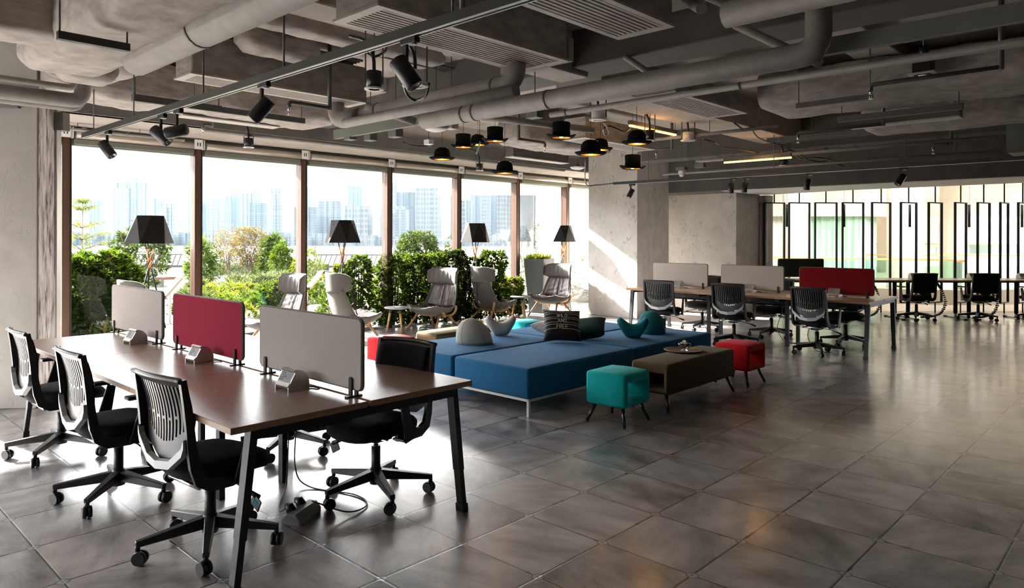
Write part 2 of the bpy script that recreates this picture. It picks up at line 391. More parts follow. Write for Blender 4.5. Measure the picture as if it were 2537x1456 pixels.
    def loft(s, rings, cap=True, mi=0, smooth=True, closed=True):
        vr = [[s.bm.verts.new(p) for p in r] for r in rings]; n = len(vr[0])
        for a, b in zip(vr, vr[1:]):
            for j in range(n if closed else n - 1):
                f = s.bm.faces.new([a[j], a[(j + 1) % n], b[(j + 1) % n], b[j]]); f.smooth = smooth; f.material_index = mi
        if cap:
            for r in (vr[0][::-1], vr[-1]):
                f = s.bm.faces.new(r); f.material_index = mi; f.smooth = smooth
        return [v for r in vr for v in r]
    def xf(s, mx): bmesh.ops.transform(s.bm, matrix=mx, verts=s.bm.verts); return s
    def build(s, name, m, parent=None, recalc=True, subsurf=0, solid=0, smooth_all=False, autosmooth=None):
        if recalc: bmesh.ops.recalc_face_normals(s.bm, faces=s.bm.faces)
        if smooth_all:
            for f in s.bm.faces: f.smooth = True
        me = bpy.data.meshes.new(name); s.bm.to_mesh(me); s.bm.free()
        for x in (m if isinstance(m, (list, tuple)) else [m]): me.materials.append(M[x] if isinstance(x, str) else x)
        o = bpy.data.objects.new(name, me); C.objects.link(o)
        if parent is not None: o.parent = parent
        if solid:
            k = o.modifiers.new('thickness', 'SOLIDIFY'); k.thickness = solid; k.offset = 0
        if subsurf:
            k = o.modifiers.new('subsurf', 'SUBSURF'); k.levels = subsurf; k.render_levels = subsurf
        return o
def rr(w, h, r, n=6, cx=0, cy=0):    # rounded rectangle outline
    out = []
    for qx, qy, a0 in ((1, 1, 0), (-1, 1, PI / 2), (-1, -1, PI), (1, -1, 3 * PI / 2)):
        for i in range(n + 1):
            a = a0 + PI / 2 * i / n
            out.append((cx + qx * (w / 2 - r) + r * math.cos(a), cy + qy * (h / 2 - r) + r * math.sin(a)))
    return out
def tag(o, label=None, cat=None, group=None, kind=None):
    if label: o['label'] = label
    if cat: o['category'] = cat
    if group: o['group'] = group
    if kind: o['kind'] = kind
    return o
def empty(name, loc=(0, 0, 0), rz=0, label=None, cat=None, group=None, kind=None):
    o = bpy.data.objects.new(name, None); C.objects.link(o); o.location = loc; o.rotation_euler = (0, 0, rz)
    o.empty_display_size = .1
    return tag(o, label, cat, group, kind)
def copy_tree(o, parent=None):
    c = o.copy(); C.objects.link(c); c.parent = parent
    for ch in KIDS(o): copy_tree(ch, c)
    return c
def KIDS(o):
    return [c for c in C.objects if c.parent is o]
def put(proto, i, loc, rz, label, group=None, rot=None, scale=None):
    """the first goes to the prototype itself, the others are copies of it and of its parts"""
    o = proto if i == 0 else copy_tree(proto)
    o.location = loc; o.rotation_euler = rot if rot is not None else (0, 0, rz)
    if scale: o.scale = (scale,) * 3 if isinstance(scale, (int, float)) else scale
    o['label'] = label
    if group: o['group'] = group
    return o
def arc(c, r, a0, a1, n, plane='xz'):
    out = []
    for i in range(n + 1):
        a = a0 + (a1 - a0) * i / n; x, y = r * math.cos(a), r * math.sin(a)
        out.append(Vector(c) + Vector({'xz': (x, 0, y), 'yz': (0, x, y), 'xy': (x, y, 0)}[plane]))
    return out
def bez(p, n=16):
    """Catmull-Rom through points"""
    p = [Vector(q) for q in p]; p = [p[0] * 2 - p[1]] + p + [p[-1] * 2 - p[-2]]; out = []
    for i in range(1, len(p) - 2):
        for k in range(n):
            t = k / n; a, b, c_, d = p[i - 1], p[i], p[i + 1], p[i + 2]
            out.append(.5 * ((2 * b) + (c_ - a) * t + (2 * a - 5 * b + 4 * c_ - d) * t * t + (3 * b - a - 3 * c_ + d) * t ** 3))
    out.append(p[-2]); return out
# ================================================================ structure
XW = -9.80                      # window plane
def struct(o, label, cat): return tag(o, label, cat, kind='structure')
def flr(d): return [W(-6.0, d), W(16, d)]
g = 14.62
m = MB(); a, b = W(3.2, g), W(17, g)
m.prism([(XW - .05, -5), (6.5, -5), (6.5, b[1] - (b[0] - 6.5) * SY / CY), a, (-8.6, 14.9), (XW - .05, 14.9)], -.15, 0)
struct(m.build('floor', 'floor'), 'dark grey stone raised floor tiles with metal corner caps', 'floor')
m = MB(); m.prism([(XW - .75, -5), (6.5, -5), (6.5, 20.0), (-1.7, 13.9), (-5.6, 13.9), (-8.6, 14.9), (XW - .75, 14.9)], 3.42, 3.8)
struct(m.build('ceiling', 'slab'), 'painted concrete slab above the exposed pipes and ducts', 'ceiling')
# downstand beams: along the windows (y) and across (x)
def cbeam(p0, p1, label, mt='slab'):
    m = MB(); m.b2(p0, p1, bevel=.01, seg=1); o = m.build('trim_beam', mt); struct(o, label, 'beam'); return o
cbeam((-4.32, -4, 3.04), (-3.98, 5.30, 3.45), 'tan concrete beam running beside the ceiling grille above the near desk')
cbeam((-4.75, 5.75, 3.04), (-4.15, 11.9, 3.45), 'tan concrete beam above the blue seating')
cbeam((-2.95, 2.0, 3.345), (-2.62, 5.0, 3.45), 'tan painted beam between two ceiling grilles')
cbeam((-7.35, -4, 3.25), (-6.75, 12.0, 3.45), 'tan painted beam nearer the windows')
cbeam((-2.3, 5.4, 3.31), (-1.9, 11.9, 3.45), 'tan painted beam at the right of the hall')
cbeam((-8.9, 5.05, 3.08), (5.5, 5.50, 3.45), 'grey painted cross beam above the long pipe', 'beam')
cbeam((-7.0, 10.9, 2.92), (5.5, 11.3, 3.45), 'grey painted cross beam behind the far track light', 'beam')
# window soffit with its fascia
m = MB(); m.b2((XW - .75, -5, 2.885), (-8.75, 14, 3.0)); m.b2((-8.83, -5, 2.885), (-8.75, 14, 3.44))
struct(m.build('trim_window_soffit', 'slab'), 'pale painted soffit strip above the tall windows', 'soffit')
m = MB(); m.b2((-8.75, -5, 2.90), (-8.70, 13.4, 3.12))
struct(m.build('trim_window_fascia', 'beam'), 'dark grey fascia strip beside the window soffit', 'fascia')
# far bulkhead over the opening to the atrium
bY = 12.58
m = MB(); m.prism([(-7.9, bY), (6.5, bY - .1), (6.5, 20.5), (-1.6, 13.98), (-4.5, 13.95), (-6.2, 14.35), (-7.9, 14.5)], 2.455, 3.6)
struct(m.build('trim_bulkhead', ['beam']), 'dark green-grey bulkhead across the far end of the hall', 'beam')
m = MB(); m.prism([(-6.3, bY + .02), (6.5, bY - .08), (6.5, 20.4), (-1.62, 13.96), (-4.5, 13.93), (-6.2, 14.33)], 2.445, 2.4545)
struct(m.build('trim_bulkhead_soffit', 'white'), 'pale underside board of the far bulkhead', 'soffit')

m = MB(); e_ = [W(3.3, 15.28), W(20, 15.28)]; xr = 6.5; yr = (15.28 + SY * xr) / CY
m.prism([(-7.9, 14.45), (-6.2, 14.3), (-4.5, 13.9), (-1.6, 13.9), (6.5, 20.3), (xr, yr), e_[0]], 3.0, 3.1)
struct(m.build('ceiling_lobby', 'white'), 'pale ceiling strip between the bulkhead and the glass wall', 'ceiling')
# columns
def slab_col(name, pts, z1, mt, label):
    m = MB(); m.prism(pts, 0, z1, bevel=.006, seg=1); struct(m.build(name, mt), label, 'column')
slab_col('column', [(-8.57, 11.42), (-7.42, 11.42), (-7.42, 12.57), (-8.57, 12.57)], 3.42, 'col2', 'square plastered column standing left of the far desk, sunlit at its foot')
slab_col('column', [(-7.95, 13.38), (-6.37, 13.38), (-6.37, 14.5), (-7.95, 14.5)], 2.46, 'col2', 'wide plastered column behind the far desk under the bulkhead')
m = MB(); m.b2((-6.62, 14.52, 0), (-6.20, 14.75, 2.45))
struct(m.build('trim_pilaster', 'col2'), 'narrow plastered pilaster beside the hanging steel frames', 'pilaster')
m = MB(); m.cyl((-6.33, 14.44, 0), (-6.33, 14.44, 2.4), .03, seg=10); m.box((-6.33, 14.43, 2.36), (.12, .1, .14))
tag(m.build('conduit_post', 'pipe'), 'thin grey conduit rising up the edge of the wide far column', 'conduit')
e1 = Vector((.66, .75, 0)).normalized(); e2 = Vector((-.75, .66, 0)).normalized(); c0 = Vector((-7.405, 1.672, 0))
P = [c0, c0 + e2 * .27, c0 + e2 * .27 - e1 * .95, c0 - e1 * .95]
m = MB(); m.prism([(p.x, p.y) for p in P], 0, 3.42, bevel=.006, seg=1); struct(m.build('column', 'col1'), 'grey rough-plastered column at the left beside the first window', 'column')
q0 = c0 + e2 * .02; q1 = c0 + e2 * .27
m = MB(); n1 = e1 * .012
m.prism([((q0 + n1 * .2).x, (q0 + n1 * .2).y), ((q0 + n1).x, (q0 + n1).y), ((q1 + n1).x, (q1 + n1).y), ((q1 + n1 * .2).x, (q1 + n1 * .2).y)], 0, 2.95)
struct(m.build('trim_column_facing', 'col3'), 'whitish flaking timber-like facing on the side of the left column', 'facing')
p1 = c0 + e2 * .31 + e1 * .01
m = MB(); m.box((p1.x, p1.y, 1.4), (.05, .06, 2.8), rot=.75); m.box((p1.x + .03, p1.y + .02, 2.62), (.12, .1, .17), rot=.75, mi=1)
struct(m.build('trim_column_channel', ['steel', 'darkpipe']), 'grey metal channel with a small box behind the left column', 'channel')
# dark green rail and box on top of the left column face
m = MB(); A_ = c0 - e1 * .12 + Vector((0.03, -.03, 0)); B_ = c0 - e1 * 1.0 + Vector((.03, -.03, 0))
m.beam((A_.x, A_.y, 2.73), (B_.x, B_.y, 2.73), .05, .10); m.beam((A_.x, A_.y, 2.80), (B_.x, B_.y, 2.80), .08, .06)
bx = c0 - e1 * .09 + Vector((.04, -.04, 0)); m.box((bx.x, bx.y, 2.775), (.14, .10, .15), rot=.85)
tag(m.build('cable_trunking', 'soffit'), 'dark green cable trunking along the top of the left column', 'trunking')

# ---------------------------------------------------------------- window wall
WY = [-3.93 + .03, -2.31, -.71, .88, 2.50, 4.085, 5.70, 7.33, 8.94, 10.57, 12.19, 13.8]
for i, (y0_, y1_) in enumerate(zip(WY, WY[1:])):
    w = empty('window_%d' % (i + 1), (XW, y0_, 0)); struct(w, 'tall plate glass window bay %s' % (['left of the column', 'left of the column, second', 'left of the column, third', 'behind the left column', 'nearest the left column with the tall hedge behind', 'second from the left column, bushes and hedge behind', 'third from the left column', 'fourth from the left column', 'fifth from the left column', 'sixth from the left column, concrete planter behind', 'hidden partly by the far plastered column'][i]), 'window')
    L_ = y1_ - y0_
    m = MB(); m.box((0, 0, 1.44), (.16, .085, 2.88), bevel=.004, seg=1); m.b2((.081, -.030, 0), (.084, .012, 2.88)); m.build('mullion', ['bronze'], w)
    m = MB(); m.b2((-.075, .043, 0), (.075, .055, 2.88)); m.b2((-.02, .043, 0), (.084, .060, 2.87)); m.build('glazing_bead', 'bronze2', w)
    m = MB(); m.b2((-.012, .045, .03), (.0, L_ - .045, 2.80)); m.build('glass_pane', 'glass', w)
    m = MB(); m.b2((-.06, .04, -.02), (.06, L_ - .04, .035)); m.build('sill', 'steel', w)
    m = MB(); m.b2((-.05, .04, 2.66), (.05, L_ - .04, 2.88)); m.build('head_frame', 'bar', w)
    # roller blind: silver cassette tube, bottom bar, bracket
    if i < 3: continue
    b = empty('roller_blind', (XW + .12, y0_, 0), 0, 'rolled-up cream roller blind with white bracket %s' % ['behind the left column', 'above the window nearest the left column', 'above the second window from the left column', 'above the third window from the left', 'above the fourth window from the left', 'above the fifth window from the left', 'above the sixth window, next to the far column', 'behind the far plastered column'][i - 3], 'roller blind', 'rolled-up blinds along the window head')
    m = MB(); m.cyl((0, .09, 2.785), (0, L_ - .07, 2.785), .048, seg=16); m.build('blind_tube', 'blind', b)
    m = MB(); m.b2((-.035, .08, 2.665), (.0, L_ - .07, 2.735), bevel=.006, seg=1); m.build('bottom_bar', 'bar', b)
    m = MB(); m.box((.05, -.03, 2.80), (.012, .11, .13), mi=0); m.box((.0, .055, 2.80), (.09, .008, .13)); m.box((.057, -.045, 2.80), (.004, .012, .05), mi=1); m.box((.057, -.012, 2.80), (.004, .012, .05), mi=1)
    m.build('bracket', ['white', 'black'], b)
# walls behind the camera, never in view but they close the hall
m = MB(); m.b2((6.5, -5, 0), (6.7, 27, 3.6)); struct(m.build('wall_right', 'beam'), 'plain wall at the far right side out of view', 'wall')
m = MB(); m.b2((-5.5, -5.2, 0), (6.7, -5, 3.6)); m.b2((XW, -5.2, 2.9), (-5.5, -5, 3.6)); struct(m.build('wall_back', 'slab'), 'plain wall behind the viewer with a wide window at its left', 'wall')
# ================================================================ office furniture
def make_chair(name, arms=True, pads=True, padtop=False, tagcard=False, upholstered=False):
    """task chair facing +Y, origin on the floor under the gas lift"""
    t = empty(name)
    # seat cushion
    m = MB()
    def seat(u, v):
        a = 2 * PI * u; ex = 2.6
        cx_, sx_ = math.cos(a), math.sin(a)
        k = (abs(cx_) ** ex + abs(sx_) ** ex) ** (-1 / ex)
        if v < .5: r = v * 2; z = .475 + .018 * (1 - r ** 2) - .012 * max(0, sx_) * r
        else: r = 1; z = 0
        return Vector((.245 * k * cx_ * r, .02 + .24 * k * sx_ * r, z))
    rings = []
    for r, z in ((.0, .478), (.45, .480), (.75, .476), (.92, .464), (1.0, .440), (.99, .415), (.93, .398), (.5, .392), (0, .392)):
        if r == 0: r = .02
        ring = []
        for j in range(28):
            a = 2 * PI * j / 28; k = (abs(math.cos(a)) ** 2.8 + abs(math.sin(a)) ** 2.8) ** (-1 / 2.8)
            y = .03 + .24 * k * math.sin(a) * r; x = .245 * k * math.cos(a) * r
            ring.append(Vector((x, y, z - .022 * max(0, (y - .12)) / .15 + .010 * (x / .245) ** 2)))
        rings.append(ring)
    m.loft(rings); m.build('seat', 'seat', t)
    # back: curved plastic sheet with staggered vertical slots
    H0, H1 = .535, .885
    def back(u, v):
        s = (u - .5) * 2; z = H0 + (H1 - H0) * v
        w = .212 + .010 * v
        drop = .055 * (1 - min(1, abs(s) * 1.35 + .15)) * max(0, 1 - v * 3)         # the V of the lower edge
        y = -.232 - .040 * v + .022 * math.sin(v * PI) + .022 * (s * s)
        if v > .93: y -= .02 * (v - .93) / .07
        return Vector((s * w, y - .0, z - drop * 1.3))
    m = MB()
    if upholstered:
        m.grid(back, 14, 12); m.build('backrest', 'seat', t, solid=.03)
    else:
        NU, NV = 31, 26
        def skip(i, j):
            if i % 2 == 0 or i in (1, 29): return False
            s = abs(i - 15) / 15
            lo = 5 + int(5 * s * s); mid = 11 + int(2 * s)
            return (lo <= j < mid) or (mid + (0 if i % 4 == 1 else 1) <= j < 24)
        def back2(u, v):
            # lower slots lean outwards a little
            s = (u - .5) * 2; q = back(u, v); q.x *= 1 - .10 * max(0, .45 - v) / .45 * (1 if abs(s) < .95 else 0); return q
        m.grid(back2, NU, NV, skip=skip, smooth=False); m.build('backrest', 'mesh', t, solid=.009)
        m = MB(); m.grid(lambda u, v: (lambda q: Vector((q.x * .95, q.y + .012, q.z)))(back(u, .24 + .72 * v)), 12, 10); m.build('back_pad', 'seat', t, solid=.006)
        m = MB()                                                              # silver lumbar V band behind the sheet
        rows = []
        for x, z in ((-.222, .600), (-.205, .560), (-.105, .487), (0, .474), (.105, .487), (.205, .560), (.222, .600)):
            y = -.238 - .022 * (1 - abs(x) / .22)
            rows.append([Vector((x, y + .012, z + .026)), Vector((x, y - .014, z + .022)), Vector((x, y - .014, z - .016)), Vector((x, y + .012, z - .022))])
        m.loft(rows, smooth=False); m.build('lumbar_band', 'silver', t)
    # frame: side stiles that sweep down and run forward under the seat, rolled top rail
    for sx in (-1, 1):
        m = MB(); path = [(.226, -.258, .895), (.227, -.240, .79), (.228, -.226, .68), (.228, -.216, .58), (.232, -.203, .49), (.236, -.18, .425), (.236, -.13, .395), (.236, -.02, .39), (.222, .05, .392)]
        wd_ = [.028, .034, .038, .042, .048, .056, .060, .055, .04]
        rings = []
        for i, (x, y, z) in enumerate(path):
            p = Vector((x * sx, y, z)); q0_ = Vector(path[max(0, i - 1)]); q1_ = Vector(path[min(len(path) - 1, i + 1)])
            tdir = (q1_ - q0_).normalized(); nrm = Vector((0, -tdir.z, tdir.y)).normalized(); w_ = wd_[i]
            rings.append([p + Vector((.011, 0, 0)) + nrm * w_ / 2, p + Vector((-.011, 0, 0)) + nrm * w_ / 2, p + Vector((-.011, 0, 0)) - nrm * w_ / 2, p + Vector((.011, 0, 0)) - nrm * w_ / 2])
        m.loft(rings, smooth=False); m.build('back_stile', 'black', t)
    m = MB(); pts = []
    for i in range(17):
        s = (i / 8 - 1); pts.append(Vector((s * .238, -.290 + .036 * s * s - (.02 if abs(s) > .95 else 0), .895 - .006 * (s * s))))
    m.tube(pts, [.010] + [.014] * 15 + [.010], 8); m.build('top_rail', 'black', t)
    # mechanism, lever, lift, star base
    m = MB(); m.box((0, 0, .372), (.20, .24, .035), bevel=.008); m.box((0, -.02, .345), (.10, .14, .04), bevel=.008); m.beam((-.236, -.03, .385), (.236, -.03, .385), .05, .018)
    m.build('mechanism', 'black', t)
    m = MB(); m.tube([(-.12, -.14, .365), (.16, -.14, .365)], .011, 8); m.tube([(-.16, -.10, .36), (-.12, -.14, .365)], .016, 8); m.beam((-.2, .1, .384), (.2, .1, .384), .02, .006); m.build('tilt_bar', 'chrome', t)
    m = MB(); m.tube([(.06, .02, .35), (.16, .05, .335), (.24, .075, .30)], .005, 6); m.tube([(.22, .068, .312), (.285, .09, .285)], [.010, .013], 8); m.build('lever', 'black', t)
    if tagcard:
        m = MB(); m.box((.275, .08, .262), (.075, .008, .062), rot=Matrix.Rotation(.5, 4, 'Y'), bevel=.006); m.box((.273, .0755, .264), (.035, .001, .026), rot=Matrix.Rotation(.5, 4, 'Y'), mi=1)
        o = m.build('hang_tag', ['black', 'tealv'], t); o['label'] = 'black tag with green print'
    m = MB(); m.cyl((0, 0, .10), (0, 0, .30), .027, seg=16); m.build('gas_lift_cover', 'black', t)
    m = MB(); m.cyl((0, 0, .29), (0, 0, .35), .014, seg=12); m.build('gas_lift', 'chrome', t)
    m = MB(); m.lathe([(0, .075), (.036, .075), (.042, .10), (.038, .155), (.030, .17), (0, .17)], seg=20)
    for k in range(5):
        a = R(72 * k + 18); d = Vector((math.cos(a), math.sin(a), 0))
        m.beam(Vector((0, 0, .132)) + d * .02, Vector((0, 0, .098)) + d * .335, .052, .058, bevel=.004, w2=.030, h2=.028)
        m.cyl(Vector((0, 0, .095)) + d * .325, Vector((0, 0, .066)) + d * .325, .012, seg=10)
    m.build('star_base', 'black', t)
    for k in range(5):
        a = R(72 * k + 18); p = Vector((math.cos(a), math.sin(a), 0)) * .325
        b_ = a + (k * 1.3) % 3; ax = Vector((math.cos(b_), math.sin(b_), 0)); off = Vector((-ax.y, ax.x, 0)) * .012
        m = MB()
        for s in (-1, 1):
            m.cyl(p + off + ax * .004 * s + Vector((0, 0, .034)), p + off + ax * .024 * s + Vector((0, 0, .034)), .034, .031, seg=18)
        m.cyl(p + off - ax * .004 + Vector((0, 0, .03)), p + off + ax * .004 + Vector((0, 0, .03)), .02, seg=10); m.cyl(p + Vector((0, 0, .03)), p + Vector((0, 0, .066)), .008, seg=8)
        m.build('caster', 'black', t)
    if arms:
        for sx in (-1, 1):
            m = MB()
            m.beam((.20 * sx, .02, .385), (.285 * sx, .02, .385), .075, .014); m.beam((.283 * sx, .00, .375), (.283 * sx, .055, .615), .016, .085, up=(0, 1, 0), bevel=.004, h2=.05)
            if pads: m.box((.28 * sx, .06, .635), (.075, .235, .022), bevel=.01)
            m.build('armrest', 'black', t)
    return t
base_rot = R(-8)
near = make_chair('task_chair', tagcard=True)
tag(near, cat='chair')
for i, (x, y, a, lab) in enumerate([
        (-3.475, 1.525, 5, 'black slotted-back task chair at the near desk, closest to the viewer'),
        (-4.53, 1.44, 1, 'black slotted-back task chair in the middle of the near side of the near desk'),
        (-5.74, 1.45, 1, 'black slotted-back task chair at the column end of the near desk'),
        (-3.455, 2.51, 187, 'black task chair facing the viewer behind the near desk, beside the blue seating'),
        (-4.66, 2.62, 186, 'black task chair on the window side of the near desk, mostly hidden')]):
    o = put(near, i, (x, y, 0), R(a), lab, 'task chairs around the near desk')
    for ch in o.children:
        if ch.name.startswith(('star_base', 'caster')): ch.rotation_euler = (0, 0, R((22, 8, 12, -9, 30)[i]))
far = make_chair('task_chair', arms=True); tag(far, cat='chair')
for i, (x, y, a, lab) in enumerate([
        (-3.46, 9.66, -6, 'black slotted-back task chair at the far desk in front of the red screen'),
        (-4.62, 9.64, 6, 'black slotted-back task chair at the far desk, middle of its near side'),
        (-5.72, 9.56, 11, 'black slotted-back task chair at the far desk, next to the plastered column'),
        (-3.44, 10.72, 178, 'black task chair on the far side of the far desk behind the red screen'),
        (-4.56, 10.80, 174, 'black task chair on the far side of the far desk behind the middle screen'),
        (-5.77, 10.86, 183, 'black task chair on the far side of the far desk behind the left white screen')]):
    put(far, i, (x, y, 0), R(a), lab, 'task chairs around the far desk')
rear = make_chair('task_chair', upholstered=True); tag(rear, cat='chair')
for i, (xc, lab) in enumerate([(7.76, 'black fabric-backed task chair at the rear table, first from the red screen'), (8.93, 'black fabric-backed task chair at the rear table, second from the red screen'), (10.06, 'black fabric-backed task chair at the rear table, cut off by the right edge'), (6.45, 'black task chair at the rear table, hidden behind the far desk')]):
    x, y = W(xc, 13.32)
    put(rear, i, (x, y, 0), YAW + R([4, -4, 5, 0][i]), lab, 'chairs at the rear table')

def make_desk(name, x0, x1, ya, yb, zt, topm, edgem, label):
    d = empty(name, ((x0 + x1) / 2, (ya + yb) / 2, 0), 0, label, 'desk')
    lx, ly = (x1 - x0) / 2, (yb - ya) / 2; n = 3; w = 2 * lx / n
    for i in range(n):
        for (a, b) in ((-ly, -.012), (.012, ly)):
            m = MB(); m.b2((-lx + i * w + .0012, a, zt - .030), (-lx + (i + 1) * w - .0012, b, zt), bevel=.0015, seg=1)
            for f in m.bm.faces:
                if abs(f.normal.z) < .5: f.material_index = 1
            m.build('tabletop', [topm, edgem], d)
    zu = zt - .030
    for i in range(n + 1):
        end = i in (0, n)
        x = -lx + i * w; x = x + .045 if i == 0 else x - .045 if i == n else x
        m = MB(); m.b2((x - .025, -ly + .10, zu - .045), (x + .025, ly - .10, zu), mi=0)
        m.build('cross_rail', 'blackmetal', d)
        if end:
            for s in (-1, 1):
                m = MB(); top = Vector((x, s * (ly - .115), zu - .005)); bot = Vector((x, s * (ly - .035), .0)); mid = top.lerp(bot, .66)
                m.beam(top, mid, .055, .035, up=(0, 1, 0)); m.beam(mid, bot + Vector((0, 0, .012)), .049, .030, up=(0, 1, 0))
                m.cyl((x + .028, s * (ly - .07), .24), (x + .030, s * (ly - .07), .24), .008, seg=8)
                m.build('leg', 'blackmetal', d)
                m = MB(); m.beam(bot + Vector((0, -s * .004, .045)), bot, .060, .040, up=(0, 1, 0)); m.build('foot_cap', 'black', d)
        else:
            for s in (-1, 1):
                m = MB(); m.beam((x, s * .20 + (0 if s > 0 else 0), zu), (x, s * .20, 0), .05, .035, up=(0, 1, 0)); m.build('leg', 'blackmetal', d)
    for s in (-1, 1):
        m = MB(); m.b2((-lx + .07, s * .30 - .02, zu - .045), (lx - .07, s * .30 + .02, zu - .002)); m.build('side_rail', 'blackmetal', d)
    m = MB(); m.b2((-lx + .3, -.10, zu - .14), (lx - .3, .10, zu - .125)); m.b2((-lx + .3, -.10, zu - .14), (lx - .3, -.095, zu - .06)); m.b2((-lx + .3, .095, zu - .14), (lx - .3, .10, zu - .06))
    m.build('cable_tray', 'blackmetal', d)
    return d
make_desk('bench_desk', -6.47, -2.87, 1.345, 2.745, .735, 'desk', 'deskedge', 'long walnut bench desk with black splayed legs in the left foreground')
make_desk('bench_desk', -6.44, -2.80, 9.60, 10.90, .735, 'desk2', 'deskedge', 'long oak bench desk with black legs in front of the plastered columns')

def make_screen(L_, H_, mt):
    s = empty('desk_screen'); tag(s, cat='desk screen')
    m = MB(); m.prism(rr(L_ - .012, H_ - .012, .028, 5, 0, H_ / 2), -.011, .011, axis='y'); m.build('panel', mt, s)
    m = MB()
    o = rr(L_, H_, .032, 5, 0, H_ / 2); i_ = rr(L_ - .014, H_ - .014, .027, 5, 0, H_ / 2)
    m.loft([[Vector((x, y, z)) for x, z in q] for q, y in ((i_, -.012), (o, -.006), (o, .006), (i_, .012), (i_, -.012))], cap=False, smooth=False)
    m.build('edge_band', 'edge', s)
    for sx in (-1, 1):
        m = MB(); x = sx * (L_ / 2 - .085)
        m.prism([(x - .012, -.035), (x + .012, -.035), (x + .012, .055)] + [(x + .012 * math.cos(a), .055 + .012 * math.sin(a)) for a in (.5, 1, PI / 2, 2.1, 2.6)] + [(x - .012, .055)], -.022, -.0125, axis='y')
        m.prism([(x - .012, -.035), (x + .012, -.035), (x + .012, .055)] + [(x + .012 * math.cos(a), .055 + .012 * math.sin(a)) for a in (.5, 1, PI / 2, 2.1, 2.6)] + [(x - .012, .055)], .0125, .022, axis='y')
        m.b2((x - .012, -.045, -.035), (x + .012, .045, -.028))
        m.build('clamp', 'blackmetal', s)
    return s
ZS = .770
for x0, x1, mt, lab in ((-3.97, -2.92, 'scrw', 'warm white desk screen on the near desk, at the end closest to the viewer'), (-5.27, -4.19, 'scrr', 'crimson desk screen in the middle of the near desk'), (-6.58, -5.47, 'scrw', 'warm white desk screen on the near desk at the column end')):
    s = make_screen(x1 - x0, .365, mt); s.location = ((x0 + x1) / 2, 2.045, ZS); s['label'] = lab; s['group'] = 'screens on the near desk'
for x0, x1, mt, lab in ((-6.36, -5.36, 'scrw', 'warm white desk screen on the far desk, left beside the plastered column'), (-5.14, -4.15, 'scrw', 'warm white desk screen in the middle of the far desk'), (-3.93, -2.93, 'scrr2', 'dark red desk screen on the far desk')):
    s = make_screen(x1 - x0, .37, mt); s.location = ((x0 + x1) / 2, 10.28, ZS - .005); s['label'] = lab; s['group'] = 'screens on the far desk'
s = make_screen(.9, .36, 'scrg'); x, y = W(5.75, 13.75); s.location = (x, y, .79); s.rotation_euler = (0, 0, YAW); s['label'] = 'dark green desk screen on the rear table, seen between two far screens'

def make_box(name='desk_socket_box'):
    """wedge-shaped aluminium power box facing -Y"""
    b = empty(name); tag(b, cat='power box')
    w = .125
    side = [(-.075, 0), (-.075, .018), (-.070, .030), (-.025, .108)] + [(-.025 + .075 * math.sin(a), .032 + .076 * math.cos(a)) for a in (.15, .45, .75, 1.05, 1.35, PI / 2)] + [(.05, .0)]
    for sx in (-1, 1):
        m = MB(); m.prism([(p[0], p[1]) for p in side], sx * w / 2 - .0035, sx * w / 2 + .0035, axis='x'); m.build('side_plate', 'steel', b)
    m = MB(); rings = []
    prof = [(-.072, .014), (-.078, .026), (-.070, .036), (-.064, .044)]
    m.loft([[Vector((x, y, z)) for y, z in prof + [(-.060, .040), (-.060, .014)]] for x in (-w / 2, w / 2)], smooth=False)
    m.beam((-w / 2, -.030, .100), (w / 2, -.030, .100), .014, .012, up=(0, -.5, 1)); m.build('front_lip', 'steel', b)
    m = MB(); rot = Matrix.Rotation(-R(60) , 4, 'X')
    nrm = Vector((0, -.87, .5)); c = Vector((0, -.0465, .070)); ud = Vector((0, .5, .87))
    def plate(m, cx_, cz, sx_, sz, off, mi):
        q = [c + Vector((cx_ + a * sx_ / 2, 0, 0)) + ud * (cz + bb * sz / 2) + nrm * off for a, bb in ((-1, -1), (1, -1), (1, 1), (-1, 1))]
        f = m.bm.faces.new([m.bm.verts.new(v) for v in q]); f.material_index = mi
    plate(m, 0, 0, w - .006, .060, 0, 0)
    plate(m, -.036, 0, .036, .040, .0006, 1); plate(m, -.036, 0, .031, .035, .0012, 0); plate(m, -.036, .007, .004, .012, .0018, 1); plate(m, -.044, -.008, .006, .006, .0018, 1); plate(m, -.028, -.008, .006, .006, .0018, 1)
    for q in (.005, .022, .040): plate(m, q, 0, .0012, .046, .0006, 1)
    plate(m, -.004, .0, .006, .010, .0006, 1); m.build('socket_face', ['tablegrey', 'void'], b, recalc=False)
    m = MB(); m.tube([(.03, .05, .006), (.06, .075, .005), (.10, .08, .004), (.13, .10, -.02)], .004, 6); m.build('cord', 'bwire', b)
    return b
pb = make_box(); k = 0
for x, lab in ((-3.40, 'silver wedge socket box in front of the near white screen on the near desk'), (-4.56, 'silver wedge socket box in front of the crimson screen'), (-5.70, 'silver wedge socket box in front of the white screen at the column end')):
    put(pb, k, (x, 1.94, .7355), R(2), lab, 'socket boxes on the near desk'); k += 1
for x, lab in ((-3.40, 'small socket box in front of the dark red far screen'), (-4.62, 'small socket box in front of the middle far screen'), (-5.83, 'small socket box in front of the left far screen')):
    put(pb, k, (x, 10.17, .7355), 0, lab, 'socket boxes on the far desk', scale=1.15); k += 1
for xc, lab in ((7.92, 'black and silver socket box on the rear table behind the first chair'), (9.06, 'black and silver socket box on the rear table between two chairs'), (10.03, 'black and silver socket box on the rear table near the right edge')):
    x, y = W(xc, 13.7); put(pb, k, (x, y, .7605), YAW, lab, 'socket boxes on the rear table', scale=1.1); k += 1

